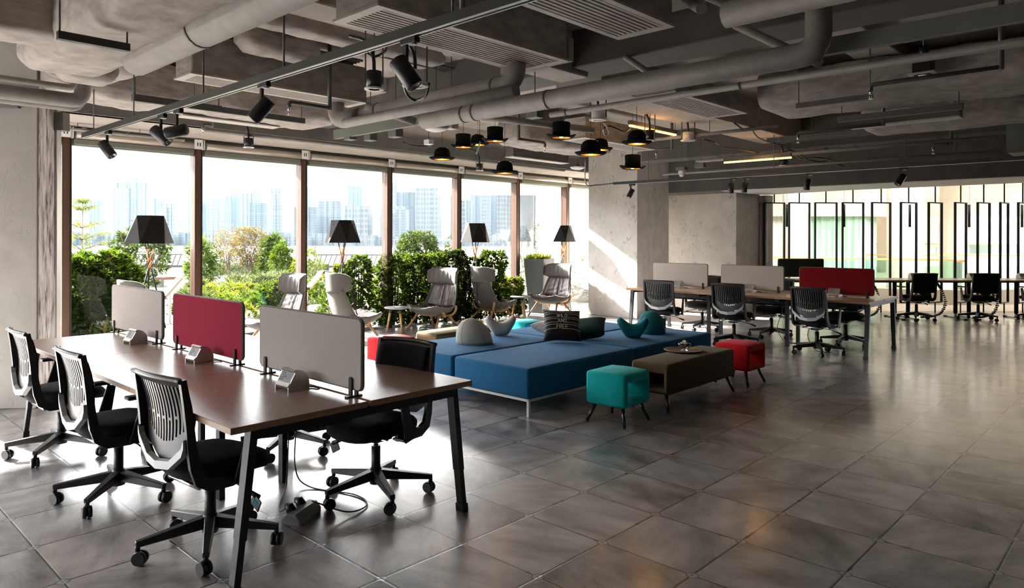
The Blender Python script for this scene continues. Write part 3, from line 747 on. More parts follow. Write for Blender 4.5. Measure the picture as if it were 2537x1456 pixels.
# rear table: a row of tables on paired columns, square to the diagonal
rt = empty('rear_table', (*W(8.4, 13.65), 0), YAW, 'long pale oak table on black columns along the atrium rail', 'table')
for i in range(6):
    x0 = 5.95 - 8.4 - .65 + i * 1.18
    m = MB(); m.b2((x0 + .004, -.37, .735), (x0 + 1.176, .37, .76), bevel=.002, seg=1); m.build('tabletop', 'desk2', rt)
    m = MB(); m.b2((x0 + .05, -.16, .70), (x0 + 1.13, -.11, .735)); m.b2((x0 + .05, .11, .70), (x0 + 1.13, .16, .735)); m.build('frame_rail', 'blackmetal', rt)
    for xx in (x0 + .13, x0 + 1.05):
        m = MB(); m.cyl((xx, 0, .10), (xx, 0, .735), .036, seg=14); m.build('leg', 'black', rt)
        m = MB(); m.cyl((xx, 0, .01), (xx, 0, .11), .030, seg=14); m.build('leg_sleeve', 'chrome', rt)
        m = MB(); m.b2((xx - .02, -.33, .008), (xx + .02, .33, .022)); m.cyl((xx, -.31, 0), (xx, -.31, .03), .035, seg=12); m.cyl((xx, .31, 0), (xx, .31, .03), .035, seg=12); m.build('foot', 'black', rt)
        m = MB(); m.beam((xx, -.3, .722), (xx, .3, .722), .06, .02); m.build('bracket', 'black', rt)
# cable snakes and floor leads under the rear table
for xc, d0, lab in ((7.0, 13.5, 'black segmented cable chain curling to the floor under the rear table, left'), (8.28, 13.55, 'black segmented cable chain bulging out between the rear table legs'), (9.25, 13.5, 'black segmented cable chain hanging under the rear table at the right')):
    m = MB(); P_ = bez([(0, 0, .70), (.10, 0, .55), (.16, -.02, .32), (.06, -.04, .12), (-.12, -.02, .05), (-.3, 0, .035)], 6)
    for i_, (a_, b_) in enumerate(zip(P_, P_[1:])):
        mid = (a_ + b_) / 2; dd = (b_ - a_).normalized(); m.beam(mid - dd * .012, mid + dd * .012, .05 if i_ % 2 else .032, .035)
    o = m.build('cable_chain', 'black'); x, y = W(xc, d0); o.location = (x, y, 0); o.rotation_euler = (0, 0, YAW); tag(o, lab, 'cable', 'cable chains under the rear table')
# power strip on the floor with two plugs and leads, near the front desk leg
ps = empty('floor_socket', (-3.475, 2.03, 0), R(28), 'grey floor socket block with two black plugs under the near desk', 'socket block')
m = MB(); m.prism([(-.055, 0), (.055, 0), (.055, .028), (.028, .060), (-.020, .060), (-.055, .022)], -.11, .11, axis='y', bevel=.003); m.build('housing', 'silver', ps)
for yy in (-.05, .045):
    m = MB(); m.cyl((-.03, yy, .05), (-.05, yy, .085), .028, .022, seg=14); m.box((-.05, yy, .075), (.04, .03, .03), bevel=.006); m.build('plug', 'black', ps)
m = MB(); m.tube(bez([(-4.06, 2.30, .70), (-4.05, 2.28, .45), (-4.02, 2.25, .15), (-3.95, 2.20, .02), (-3.75, 2.05, .006), (-3.62, 1.98, .01), (-3.53, 1.98, .06)], 8), .0042, 6)
tag(m.build('power_cord', 'bwire'), 'black cord hanging from the near desk to the floor socket, left run', 'cord')
m = MB(); m.tube(bez([(-4.03, 2.33, .70), (-4.00, 2.30, .40), (-3.98, 2.28, .10), (-3.85, 2.30, .010), (-3.55, 2.42, .006), (-3.36, 2.38, .006), (-3.32, 2.22, .02), (-3.44, 2.07, .09)], 8), .0042, 6)
tag(m.build('power_cord', 'bwire'), 'black cord looping over the tiles to the floor socket, right run', 'cord')
m = MB(); P_ = []
for i in range(60):
    a = i * .55; P_.append(Vector((-4.055 + .035 * math.sin(a) , 2.26 + .03 * math.cos(a * 1.3), .68 - .007 * i + .02 * math.sin(a * .7))))
m.tube(P_, .0038, 6); tag(m.build('power_cord', 'bwire'), 'tangled black cord hanging beside the middle leg of the near desk', 'cord')
for x, y, lab in ((-3.66, 9.98, 'thin black cord hanging under the red screen of the far desk'), (-4.98, 9.98, 'thin black cord hanging under the middle screen of the far desk'), (-4.3, 10.5, 'thin black cord on the window side of the far desk'), (-5.5, 10.5, 'thin black cord near the column end of the far desk')):
    m = MB(); m.tube(bez([(x, y, .68), (x + .03, y, .45), (x - .03, y - .03, .2), (x + .06, y - .02, .02), (x + .2, y - .1, .006), (x + .35, y, .006)], 6), .005, 5)
    tag(m.build('power_cord', 'bwire'), lab, 'cord', 'cords under the far desk')
# small grey floor socket under the far desk
m = MB(); m.prism([(-.05, 0), (.05, 0), (.05, .03), (.02, .055), (-.05, .03)], -.1, .1, axis='y', bevel=.003); o = m.build('floor_socket', 'silver'); o.location = (-3.3, 9.98, 0); tag(o, 'small grey floor socket block under the far desk', 'socket block')
# ================================================================ lounge
def cushion_box(m, c, size, r=.03, seg=4, puff=.008):
    """soft box: bevelled, top slightly domed"""
    vs = m.box(c, size, bevel=r, seg=seg)
    for v in vs:
        u = (v.co.x - c[0]) / size[0] * 2; w = (v.co.y - c[1]) / size[1] * 2
        if v.co.z > c[2]: v.co.z += puff * (1 - min(1, u * u)) * (1 - min(1, w * w))
    return vs
def soft_box_grid(m, lx, ly, z0, z1, r=.028, puff=.01, n=14, k=5):
    """box with rounded edges built from a fine grid so it shades like upholstery"""
    rings = []
    def outline(inset, z):
        pts = []
        for (x, y) in rr(lx - 2 * inset, ly - 2 * inset, max(.012, r - inset), k): pts.append(Vector((x, y, z)))
        return pts
    rings.append(outline(.03, z0)); rings.append(outline(.004, z0 + .003)); rings.append(outline(0, z0 + .012)); rings.append(outline(0, (z0 + z1) / 2)); rings.append(outline(0, z1 - r))
    for i in range(1, 5):
        a = PI / 2 * i / 4; rings.append(outline(r * (1 - math.cos(a)), z1 - r + r * math.sin(a)))
    for q in (.25, .5, .75, .98):
        s = 1 - q; rings.append([Vector((p.x * s, p.y * s, z1 + puff * (1 - s * s))) for p in outline(r, z1)])
    m.loft(rings)
def make_sofa():
    t = empty('sofa_module'); tag(t, cat='sofa')
    lx, ly = .955, 1.63
    m = MB(); soft_box_grid(m, lx, ly, .155, .415); m.build('seat_cushion', 'blue', t)
    m = MB()
    for s in (-1, 1):
        m.b2((s * lx / 2 - s * .03 , -ly / 2 + .006, .130), (s * lx / 2 - s * .006, ly / 2 - .006, .152)); m.b2((-lx / 2 + .006, s * ly / 2 - s * .03, .130), (lx / 2 - .006, s * ly / 2 - s * .006, .152))
    m.build('frame', 'legw', t)
    for sx in (-1, 1):
        for sy in (-1, 1):
            m = MB(); m.box((sx * (lx / 2 - .018), sy * (ly / 2 - .018), .066), (.024, .024, .132)); m.build('leg', 'legw', t)
    return t
sf = make_sofa()
for i, (x, y, lab) in enumerate([(-4.485, 5.315, 'petrol blue seating block nearest the viewer, behind the teal stool'), (-4.485, 6.965, 'petrol blue seating block under the teal cushions, beside the olive bench'), (-5.465, 5.315, 'petrol blue seating block under the two grey cushions'), (-5.465, 6.965, 'petrol blue seating block on the window side, farthest from the viewer')]):
    put(sf, i, (x, y, 0), 0, lab, 'blue blocks of the central seating island')

def tunnel_box(m, lx, ly, lz, hole_w, hole_z0, hole_z1, r=.022):
    """soft block centred on x/y, z from 0 to lz, with a rectangular tunnel along x"""
    def ring(x, w, z0, z1, rad):
        return [Vector((x, p[0], p[1])) for p in rr(w, z1 - z0, rad, 4, 0, (z0 + z1) / 2)]
    h = lx / 2; R_ = []
    for x, ins in ((-h, r), (-h + r * .3, r * .3), (-h + r, 0), (-h + lx * .4, 0), (h - lx * .4, 0), (h - r, 0), (h - r * .3, r * .3), (h, r)):
        q = ring(x, ly - 2 * ins, ins, lz - ins, max(.012, r + .004 - ins * .5))
        if ins == 0 and abs(x) < h - r * 1.2:
            for p in q:
                if p.z > lz * .8: p.z += .005
        R_.append(q)
    R_.append(ring(h, hole_w + .012, hole_z0 - .006, hole_z1 + .006, .010)); R_.append(ring(h - .008, hole_w, hole_z0, hole_z1, .008))
    R_.append(ring(-h + .008, hole_w, hole_z0, hole_z1, .008)); R_.append(ring(-h, hole_w + .012, hole_z0 - .006, hole_z1 + .006, .010)); R_.append(R_[0])
    m.loft([[Vector(p) for p in q] for q in R_], cap=False)
def make_pouf(mt, lx=.385, ly=.40, name='cube_stool', along='x', cat='stool', hz=(.05, .205)):
    t = empty(name); tag(t, cat=cat)
    m = MB()
    if along == 'x': tunnel_box(m, lx, ly, .272, ly - .10, *hz)
    else:
        tunnel_box(m, ly, lx, .272, lx - .10, *hz); m.xf(Matrix.Rotation(PI / 2, 4, 'Z'))
    m.xf(Matrix.Translation((0, 0, .156))); m.build('upholstered_body', mt, t)
    for sx in (-1, 1):
        for sy in (-1, 1):
            m = MB(); top = Vector((sx * (lx / 2 - .065), sy * (ly / 2 - .07), .165)); bot = Vector((sx * (lx / 2 - .01), sy * (ly / 2 - .01), 0))
            m.cyl(bot + Vector((0, 0, .012)), top, .013, .017, seg=14); m.cyl(bot, bot + Vector((0, 0, .014)), .012, seg=10, mi=1); m.build('leg', ['leggrey', 'black'], t)
    return t
for mt, x, y, a, lab in (('teal', -3.405, 4.955, 2, 'teal cube stool with a hole through it, in front of the blue seating'), ('red', -3.375, 7.19, -2, 'red cube stool with a hole through it, at the far end of the olive bench'), ('red', -6.36, 4.83, 1, 'red cube stool behind the near desk, between desk and blue seating'), ('teal', -6.32, 7.02, 0, 'teal cube stool on the window side of the blue seating')):
    p = make_pouf(mt); p.location = (x, y, 0); p.rotation_euler = (0, 0, R(a)); p['label'] = lab
for mt, x, y, L_, lab in (('olive', -3.405, 6.08, 1.27, 'olive brown upholstered bench in front of the blue seating, holding a tray'), ('olive', -6.34, 5.95, 1.27, 'olive brown bench on the window side of the blue seating, sunlit')):
    p = make_pouf(mt, .39, L_, 'upholstered_bench', 'y', 'bench', (.04, .185)); p.location = (x, y, 0); p['label'] = lab

# tray with a glass bowl of white petals
t = empty('tray', (-3.50, 6.20, .4315), .3, 'round brass tray on the olive bench', 'tray')
m = MB(); m.lathe([(0, .004), (.155, .004), (.175, .016), (.182, .020), (.184, .017), (.168, .002), (.15, 0), (0, 0)], seg=48); m.build('dish', mat('antique_brass', (.20, .17, .11), .28, .9, var=.2, vs=20), t)
t = empty('glass_bowl', (-3.49, 6.215, .4355), 0, 'small clear glass bowl of white petals on the brass tray', 'bowl')
gl, nt_, p_ = newmat('clear_glass'); p_.inputs['Transmission Weight'].default_value = 1; p_.inputs['Roughness'].default_value = .02; p_.inputs['IOR'].default_value = 1.45; M['clearglass'] = gl
m = MB(); m.lathe([(0, .003), (.035, .002), (.036, .006), (.018, .014), (.018, .022), (.048, .032), (.062, .055), (.060, .074), (.056, .074), (.057, .056), (.044, .037), (0, .028)], seg=28); m.build('bowl_body', 'clearglass', t)
m = MB(); rnd = random.Random(4)
for k in range(34):
    a = rnd.random() * 6.28; r_ = rnd.random() ** .5 * .042; c = Vector((r_ * math.cos(a), r_ * math.sin(a), .045 + rnd.random() * .05 * (1 - r_ / .06)))
    mx = Matrix.Translation(c) @ Matrix.Rotation(rnd.random() * 6, 4, 'Z') @ Matrix.Rotation(rnd.random() * 1.6, 4, 'X')
    m.lathe([(0, 0), (.010, .002), (.016, .008), (.017, .014)], seg=8, mx=mx, sx=1.2)
o = m.build('petals', mat('white_petal', (.85, .83, .74), .5), t, recalc=False)

# ------------------------------------------------ cushions on the island
ZT = .424
def make_saddle(name, mt, label, loc, rz):
    """two-horned saddle cushion"""
    m = MB(); rings = []; n = 22
    for i in range(n + 1):
        s = -1 + 2 * i / n; a = abs(s)
        hw = .18 * s
        top = .150 + .085 * (math.sin(min(1, a * 1.06) * PI / 2) ** 2.2) - .055 * max(0, a - .86) / .14
        bot = 0 if a < .42 else .165 * ((a - .42) / .58) ** 1.15
        if a > .93: bot += .02 * (a - .93) / .07
        th = .085 * math.sqrt(max(.02, 1 - max(0, a - .35) ** 2 * 2.0)) * (1 if a < .97 else .55)
        cz = (top + bot) / 2; hz = max(.008, (top - bot) / 2)
        rings.append([Vector((hw, th * math.copysign(abs(math.cos(q)) ** .8, math.cos(q)), cz + hz * math.copysign(abs(math.sin(q)) ** .75, math.sin(q)))) for q in [2 * PI * j / 20 for j in range(20)]])
    m.loft(rings); o = m.build(name, mt, subsurf=1); o.location = loc; o.rotation_euler = (0, 0, rz)
    return tag(o, label, 'cushion')
def make_dome(name, mt, label, loc, rz, w=.20, d=.15, h=.27, skew=.25):
    t = empty(name, loc, rz, label, 'cushion')
    m = MB(); rings = []; n = 14
    def P(q, z01):
        r = (1 - z01 ** 2.3) ** .5
        x = w * r * math.cos(q); y = d * r * math.sin(q)
        x -= skew * w * z01
        return Vector((x, y, z01 * h))
    for i in range(n + 1):
        z01 = (i / n) ** .8; z01 = min(z01, .999)
        rings.append([P(2 * PI * j / 32, z01) for j in range(32)])
    m.loft(rings); m.build('cushion_body', mt, t)
    for q in (.9, 2.2, -.9, -2.2):
        m = MB(); m.tube([P(q, min(.99, k / 14)) for k in range(15)], .0022, 5); m.build('seam', M['edge'] if mt == 'grey' else M['black'], t)
    return t
make_dome('dome_cushion', 'grey', 'light grey dome-shaped cushion on the blue seating, left', (-5.37, 5.17, ZT), YAW - .1, .195, .15, .265, .22)
make_saddle('saddle_cushion', 'grey', 'light grey saddle-shaped cushion behind the grey dome', (-5.60, 5.80, ZT), YAW + .15)
make_dome('dome_cushion', 'tealv', 'teal dome-shaped cushion on the blue seating, right', (-4.48, 7.19, ZT), YAW + 1.3, .18, .17, .265, -.05)
make_saddle('saddle_cushion', 'tealv', 'teal saddle-shaped cushion in front of the teal dome', (-4.42, 6.72, ZT), YAW - .1)

def pillow_fn(w, h, th):
    def f(s, t, side=1):           # s,t in -1..1
        es = 1 - .06 * (1 - t * t); et = 1 - .06 * (1 - s * s)
        b = max(0, 1 - s ** 4) * max(0, 1 - t ** 4)
        return Vector((s * w / 2 * es, t * h / 2 * et, side * th / 2 * b ** .6))
    return f
def make_pillow(name, mt, w, h, th, loc, rot, label, parts=None):
    t = empty(name, loc, 0, label, 'cushion'); t.rotation_euler = rot
    f = pillow_fn(w, h, th); m = MB(); n = 18
    for side in (1, -1): m.grid(lambda u, v: f(2 * u - 1, 2 * v - 1, side), n, n)
    bmesh.ops.remove_doubles(m.bm, verts=m.bm.verts, dist=.0004)
    m.build('pillow_body', mt, t)
    return t, f
# "BE WILD AND FREE": letters drawn as strokes that follow the cloth
px_, py_ = -4.80, 5.93
rotp = (Matrix.Rotation(YAW + .02, 4, 'Z') @ Matrix.Rotation(R(50), 4, 'X') @ Matrix.Rotation(R(-2), 4, 'Z')).to_euler()
pil, pf = make_pillow('throw_pillow', fabric('black_cotton', (.012, .011, .011), .7, .85, 500, .1), .405, .40, .13, (-4.83, 5.965, .424 + .165), rotp, 'black throw pillow with white stripes and the words BE WILD AND FREE')
LET = {  # strokes in a unit box
 'B': [[(0, 0), (0, 1), (.7, 1), (.85, .88), (.85, .62), (.7, .52), (0, .52)], [(.7, .52), (.92, .38), (.92, .14), (.75, 0), (0, 0)]],
 'E': [[(.9, 1), (0, 1), (0, 0), (.9, 0)], [(0, .5), (.75, .5)]],
 'W': [[(0, 1), (.28, 0), (.55, .85), (.82, 0), (1.1, 1)]],
 'I': [[(.1, 0), (.1, 1)]],
 'L': [[(0, 1), (0, 0), (.8, 0)]],
 'D': [[(0, 0), (0, 1), (.55, 1), (.85, .78), (.85, .22), (.55, 0), (0, 0)]],
 'A': [[(0, 0), (.48, 1), (.96, 0)], [(.2, .34), (.76, .34)]],
 'N': [[(0, 0), (0, 1), (.8, 0), (.8, 1)]],
 'F': [[(0, 0), (0, 1), (.8, 1)], [(0, .5), (.68, .5)]],
 'R': [[(0, 0), (0, 1), (.65, 1), (.82, .88), (.82, .62), (.65, .5), (0, .5)], [(.4, .5), (.85, 0)]]}
ADV = dict(B=1.15, E=1.12, W=1.35, I=.42, L=1.05, D=1.15, A=1.2, N=1.12, F=1.02, R=1.12)
def stroke(m, a, b, wd, f):
    n = max(1, int(math.hypot(b[0] - a[0], b[1] - a[1]) / .035)); dx, dy = b[0] - a[0], b[1] - a[1]; l = math.hypot(dx, dy) or 1
    nx, ny = -dy / l * wd / 2, dx / l * wd / 2; ex, ey = dx / l * wd / 2, dy / l * wd / 2
    row = []
    for i in range(n + 1):
        k = i / n; x = a[0] + dx * k + (ex if i == n else -ex if i == 0 else 0); y = a[1] + dy * k + (ey if i == n else -ey if i == 0 else 0)
        def q(xx, yy):
            xx = max(-.985, min(.985, xx)); yy = max(-.985, min(.985, yy)); v = f(xx, yy, 1); return v + Vector((0, 0, .0022))
        row.append((m.bm.verts.new(q(x + nx, y + ny)), m.bm.verts.new(q(x - nx, y - ny))))
    for p, r_ in zip(row, row[1:]): m.bm.faces.new([p[0], p[1], r_[1], r_[0]])
m = MB(); wd = .034
for word, y0, y1, left_, right_ in (('BE', .72, .92, 1, 1), ('WILD', .35, .58, 1, 1), ('AND', .0, .24, 1, 1), ('FREE', -.42, -.14, 1, 1)):
    H_ = y1 - y0; sc = .155; tw = sum(ADV[c] for c in word) * sc - .03; x = -tw / 2
    fx = x
    for c in word:
        for st in LET[c]:
            for a, b in zip(st, st[1:]): stroke(m, (x + a[0] * sc * .85, y0 + a[1] * H_), (x + b[0] * sc * .85, y0 + b[1] * H_), wd, pf)
        x += ADV[c] * sc
    ex = x - .04
    for yy in (y0, y1):
        stroke(m, (-.98, yy - .02), (fx, yy), wd * .8, pf); stroke(m, (ex - .03, yy), (.98, yy - .02), wd * .8, pf)
m.build('lettering', mat('cream_print', (.62, .60, .50), .8), pil, recalc=False)['label'] = 'cream words BE WILD AND FREE joined by stripes'
r2 = (Matrix.Rotation(YAW - .55, 4, 'Z') @ Matrix.Rotation(R(22), 4, 'X') @ Matrix.Rotation(R(20), 4, 'Z')).to_euler()
make_pillow('throw_pillow', 'velvet', .40, .40, .15, (-4.78, 6.36, .424 + .105), r2, 'dark green velvet pillow lying behind the striped pillow')
r3 = (Matrix.Rotation(YAW + .9, 4, 'Z') @ Matrix.Rotation(R(14), 4, 'X')).to_euler()
make_pillow('throw_pillow', fabric('silver_fur', (.50, .50, .48), .45, .8, 90, .4), .38, .38, .12, (-5.16, 6.19, .424 + .08), r3, 'silver grey patterned pillow peeking out left of the striped pillow')

# ------------------------------------------------ wing chairs
def make_wing():
    """high-backed lounge chair facing +Y"""
    t = empty('wing_chair'); tag(t, cat='armchair')
    prof = [(.37, .385), (.33, .335), (.22, .29), (.05, .262), (-.10, .262), (-.20, .29), (-.27, .36), (-.31, .46), (-.345, .58), (-.375, .69), (-.395, .77)]
    wid = [.25, .34, .385, .40, .395, .385, .375, .36, .335, .305, .28]
    def P(u, v, off=0.0, sh=1.0):
        k = v * (len(prof) - 1); i = min(int(k), len(prof) - 2); f = k - i
        y = prof[i][0] * (1 - f) + prof[i + 1][0] * f; z = prof[i][1] * (1 - f) + prof[i + 1][1] * f; w = (wid[i] * (1 - f) + wid[i + 1] * f) * sh
        ty = prof[i + 1][0] - prof[i][0]; tz = prof[i + 1][1] - prof[i][1]; l = math.hypot(ty, tz); ny, nz = tz / l, -ty / l     # inward normal (up and forward)
        if nz < 0 and ny < 0: ny, nz = -ny, -nz
        s = 2 * u - 1; up = .125 if v < .62 else .125 - .04 * (v - .62) / .38
        if v < .12: up *= .45 + .55 * v / .12
        e = abs(s) ** 2.6 * up + off
        return Vector((s * w * (1 - .06 * s * s), y + ny * e, z + nz * e))
    m = MB(); m.grid(lambda u, v: P(u, v), 22, 26); m.build('shell', 'shell', t, solid=.024)
    # head wing
    def Hd(u, v, off=0.0):
        s = 2 * u - 1; a = s * 1.25; w = .325
        z = .885 + .145 * (2 * v - 1) * (1 - .42 * abs(s) ** 5)
        y = -.405 - .02 * v + .20 * (1 - math.cos(a)) / (1 - math.cos(1.25)) + off
        return Vector((w * math.sin(a) / math.sin(1.25) * (1 - off * .6), y, z))
    m = MB(); m.grid(lambda u, v: Hd(u, v), 24, 10); m.build('head_wing', 'shell', t, solid=.026)
    def pleat(u): return .012 * abs(math.sin(u * PI * 8)) ** .7 * (math.sin(u * PI) ** .5)
    m = MB()
    m.grid(lambda u, v: Hd(.04 + .92 * u, .03 + .92 * v, .018 + .055 * (math.sin(v * PI) ** .5) * (math.sin(u * PI) ** .35) - pleat(u) * math.sin(v * PI)), 64, 12)
    m.build('head_pad', mat('grey_leather', (.12, .115, .11), .45, bump=.3, bs=30, stretch=(6, 1, .5)), t)
    def wr(u, v, k=1.0): return .010 * math.sin(u * 9 + v * 14) * math.sin(v * 17 + u * 3) * k
    def bp(u, v):
        uu = .07 + .86 * u; vv = .57 + .40 * v
        b = (max(0, math.sin(u * PI)) ** .4) * (max(0, math.sin(v * PI)) ** .35)
        fold = -.022 * math.exp(-((u - .5) / .035) ** 2) - .018 * math.exp(-((u - .32) / .03) ** 2) * v - .018 * math.exp(-((u - .68) / .03) ** 2) * v
        return P(uu, vv, .012 + b * (.055 + fold + wr(u, v, .5)))
    m = MB(); m.grid(bp, 44, 20); m.build('back_pad', 'leather', t)
    def sp_(u, v):
        uu = .055 + .89 * u; vv = .02 + .53 * v
        b = (max(0, math.sin(u * PI)) ** .35) * (max(0, math.sin(v * PI)) ** .3)
        ray = .010 * math.sin((u - .5) * 34) * max(0, 1 - v * 1.8) * b
        return P(uu, vv, .012 + b * .072 + ray + wr(u, v, .35) * b)
    m = MB(); m.grid(sp_, 48, 26); m.build('seat_pad', 'leather', t)
    for sx in (-1, 1):
        m = MB(); m.tube(bez([(sx * .325, .10, .33), (sx * .315, .06, .285), (sx * .27, -.02, .245), (sx * .12, -.10, .235), (sx * 0, -.12, .235)], 5), [.020] * 3 + [.022] * 18, 10)
        m.build('side_brace', 'oak', t)
        m = MB(); m.tube(bez([(sx * .325, -.22, .41), (sx * .31, -.23, .33), (sx * .25, -.20, .255), (sx * .12, -.12, .238), (0, -.12, .238)], 5), .021, 10); m.build('rear_brace', 'oak', t)
        m = MB(); m.cyl((sx * .245, .10, .262), (sx * .335, .285, 0), .021, .013, seg=12); m.build('leg', 'oak', t)
        m = MB(); m.cyl((sx * .20, -.17, .250), (sx * .315, -.37, 0), .021, .013, seg=12); m.build('leg', 'oak', t)
    return t
wg = make_wing()
for i, (x, y, a, lab) in enumerate([
        (-9.02, 3.30, -4, 'grey felt wing chair with its back to the viewer, behind the left white desk screen'),
        (-9.00, 4.82, 176, 'grey wing chair with taupe leather cushions, behind the crimson and white desk screens'),
        (-8.86, 6.05, -8, 'grey felt wing chair seen from behind, right of the near white desk screen'),
        (-8.98, 7.66, 186, 'wing chair with taupe leather cushions beside the left round side table'),
        (-8.95, 9.10, -10, 'grey felt wing chair seen from behind, beyond the grey cushions'),
        (-8.98, 10.72, 182, 'wing chair with taupe leather cushions nearest the plastered column')]):
    put(wg, i, (x, y, 0), R(a), lab, 'wing chairs along the windows')

def make_side():
    t = empty('side_table'); tag(t, cat='side table')
    m = MB(); m.lathe([(0, .392), (.15, .392), (.195, .402), (.205, .412), (.20, .420), (0, .420)], seg=36); m.build('table_top', 'tablegrey', t)
    for k in range(3):
        a = R(90 + 120 * k); d = Vector((math.cos(a), math.sin(a), 0))
        m = MB(); m.cyl(d * .105 + Vector((0, 0, .33)), d * .10 + Vector((0, 0, .395)), .024, .030, seg=12); m.build('leg_socket', 'black', t)
        m = MB(); m.cyl(d * .165, d * .105 + Vector((0, 0, .335)), .012, .020, seg=12); m.build('leg', 'oak', t)
    return t
st = make_side()
put(st, 0, (-9.12, 7.03, 0), .4, 'round grey side table on oak legs, left of the wing chair', 'round side tables')
put(st, 1, (-9.16, 10.03, 0), .1, 'round grey side table between the two farther wing chairs', 'round side tables')

def make_lamp():
    t = empty('floor_lamp'); tag(t, cat='floor lamp')
    m = MB(); n = 6
    top = [Vector((.172 * math.cos(R(60 * k + 30)), .172 * math.sin(R(60 * k + 30)), 1.80)) for k in range(n)]
    bot = [Vector((.275 * math.cos(R(60 * k)), .275 * math.sin(R(60 * k)), 1.462)) for k in range(n)]
    for dr, mi in ((1, 0), (.985, 1)):
        T = [m.bm.verts.new((v.x * dr, v.y * dr, v.z)) for v in top]; B = [m.bm.verts.new((v.x * dr, v.y * dr, v.z)) for v in bot]
        for k in range(n):
            f = m.bm.faces.new([B[k], T[k], B[(k + 1) % n]][::(-1 if mi == 0 else 1)]); f.material_index = mi
            f = m.bm.faces.new([T[k], T[(k + 1) % n], B[(k + 1) % n]][::(-1 if mi == 0 else 1)]); f.material_index = mi
    m.build('lamp_shade', ['shade', 'shadein'], t, recalc=False)
    m = MB(); m.lathe([(0, 1.60), (.02, 1.61), (.033, 1.65), (.02, 1.69), (0, 1.70)], seg=12); m.build('bulb', 'white', t)
    m = MB()
    for k in range(3): m.beam((0, 0, 1.70), (.2 * math.cos(R(120 * k)), .2 * math.sin(R(120 * k)), 1.74), .006, .006)
    m.build('shade_holder', 'blackmetal', t)
    for k in range(3):
        a = R(120 * k + 20); d = Vector((math.cos(a), math.sin(a), 0)); q = Vector((-d.y, d.x, 0)) * .012
        f0 = d * .30 + q; f1 = -d * .085 + q + Vector((0, 0, 1.55))
        m = MB(); m.cyl(f0 + Vector((0, 0, .05)), f1, .009, seg=8); m.build('leg', 'blackmetal', t)
        m = MB(); m.cyl(f0.lerp(f1, .74), f0.lerp(f1, .90), .0115, seg=10); m.build('copper_sleeve', 'rose', t)
        m = MB(); m.cyl(f0, f0 + (f1 - f0) * .035, .0105, seg=10); m.build('foot_tip', 'rose', t)
    return t
lp = make_lamp()
for i, (x, y, a, lab) in enumerate([(-9.10, 3.235, 18, 'tripod floor lamp with faceted black shade, in front of the first window'), (-9.12, 6.005, 40, 'tripod floor lamp with faceted black shade, third window from the left'), (-9.10, 8.77, 64, 'tripod floor lamp with faceted black shade, behind the middle wing chairs'), (-9.20, 11.39, 80, 'tripod floor lamp with faceted black shade, beside the plastered column')]):
    put(lp, i, (x, y, 0), R(a), lab, 'tripod floor lamps along the windows')
m = MB(); m.tube(bez([(-8.95, 11.5, .006), (-8.9, 11.2, .006), (-8.95, 10.9, .006), (-9.1, 11.0, .006), (-9.2, 11.3, .006)], 6), .005, 5)
tag(m.build('power_cord', 'bwire'), 'lamp cord trailing on the floor by the plastered column', 'cord')
# ================================================================ atrium beyond the far opening
def Wv(xc, d, z): x, y = W(xc, d); return Vector((x, y, z))
M['cream'] = mat('cream_wall_paint', (.80, .76, .68), .6)
M['creamfloor'] = mat('cream_stone_floor', (.62, .54, .44), .45, var=.06, vs=.8)
M['curtain'] = mat('sheer_curtain', (.80, .84, .78), .8)
M['curtaing'] = mat('green_sheer_curtain', (.55, .80, .66), .8, var=.2, vs=1.2, stretch=(4, 4, .4))
M['handrail'] = wood('honey_handrail', (.62, .30, .10), (.72, .38, .14), .35, (3, 3, 3))
m = MB(); m.prism([W(2, g + .01), W(30, g + .01), W(34, 60), W(-6, 60)], -.16, -.012)
tag(m.build('atrium_floor', 'creamfloor'), 'cream stone floor of the atrium beyond the frames', 'floor', kind='structure')
# curved white plinth wall under the rail
def curve_wall(pts, z0, z1, th, mt, name, label, cat, kind=None, n=10):
    P_ = bez([(p[0], p[1], 0) for p in pts], n); m = MB(); rings = []
    for i, p in enumerate(P_):
        tdir = (P_[min(i + 1, len(P_) - 1)] - P_[max(i - 1, 0)]).normalized(); nr = Vector((-tdir.y, tdir.x, 0)) * th / 2
        a, b = p - nr, p + nr
        rings.append([Wv(a.x, a.y, z0), Wv(b.x, b.y, z0), Wv(b.x, b.y, z1), Wv(a.x, a.y, z1)])
    m.loft(rings, smooth=False); o = m.build(name, mt)
    for f in o.data.polygons: f.use_smooth = False
    if label: tag(o, label, cat, kind=kind)
    return o
RAIL = [(3.5, 19.2), (6.5, 19.3), (9.0, 19.1), (10.7, 18.7), (11.35, 18.0), (11.2, 17.3)]
r_ = empty('balustrade', (0, 0, 0), 0, 'curved glass balustrade with honey-coloured wooden handrail in the atrium', 'balustrade')
def rail_parts(root, pts, z0, z1, mt_rail='handrail'):
    P_ = bez([(p[0], p[1], 0) for p in pts], 10)
    o = curve_wall(pts, z1 - .05, z1, .11, mt_rail, 'handrail', None, None); o.parent = root
    o = curve_wall(pts, z0 + .16, z1 - .05, .012, 'glassg', 'glass_panel', None, None); o.parent = root
    o = curve_wall(pts, z0, z0 + .20, .10, 'white', 'kerb', None, None); o.parent = root
rail_parts(r_, RAIL, -.012, 1.02)
r2_ = empty('balustrade', (0, 0, 0), 0, 'farther curved glass balustrade with wooden handrail, atrium right side', 'balustrade')
rail_parts(r2_, [(11.6, 25.0), (12.9, 23.7), (15.5, 23.2), (19, 23.6), (24, 25)], -.012, 1.02)
r3_ = empty('balustrade', (0, 0, 0), 0, 'most distant thin balustrade line across the atrium', 'balustrade')
rail_parts(r3_, [(14, 37), (19, 36), (28, 38)], .55, 1.30)
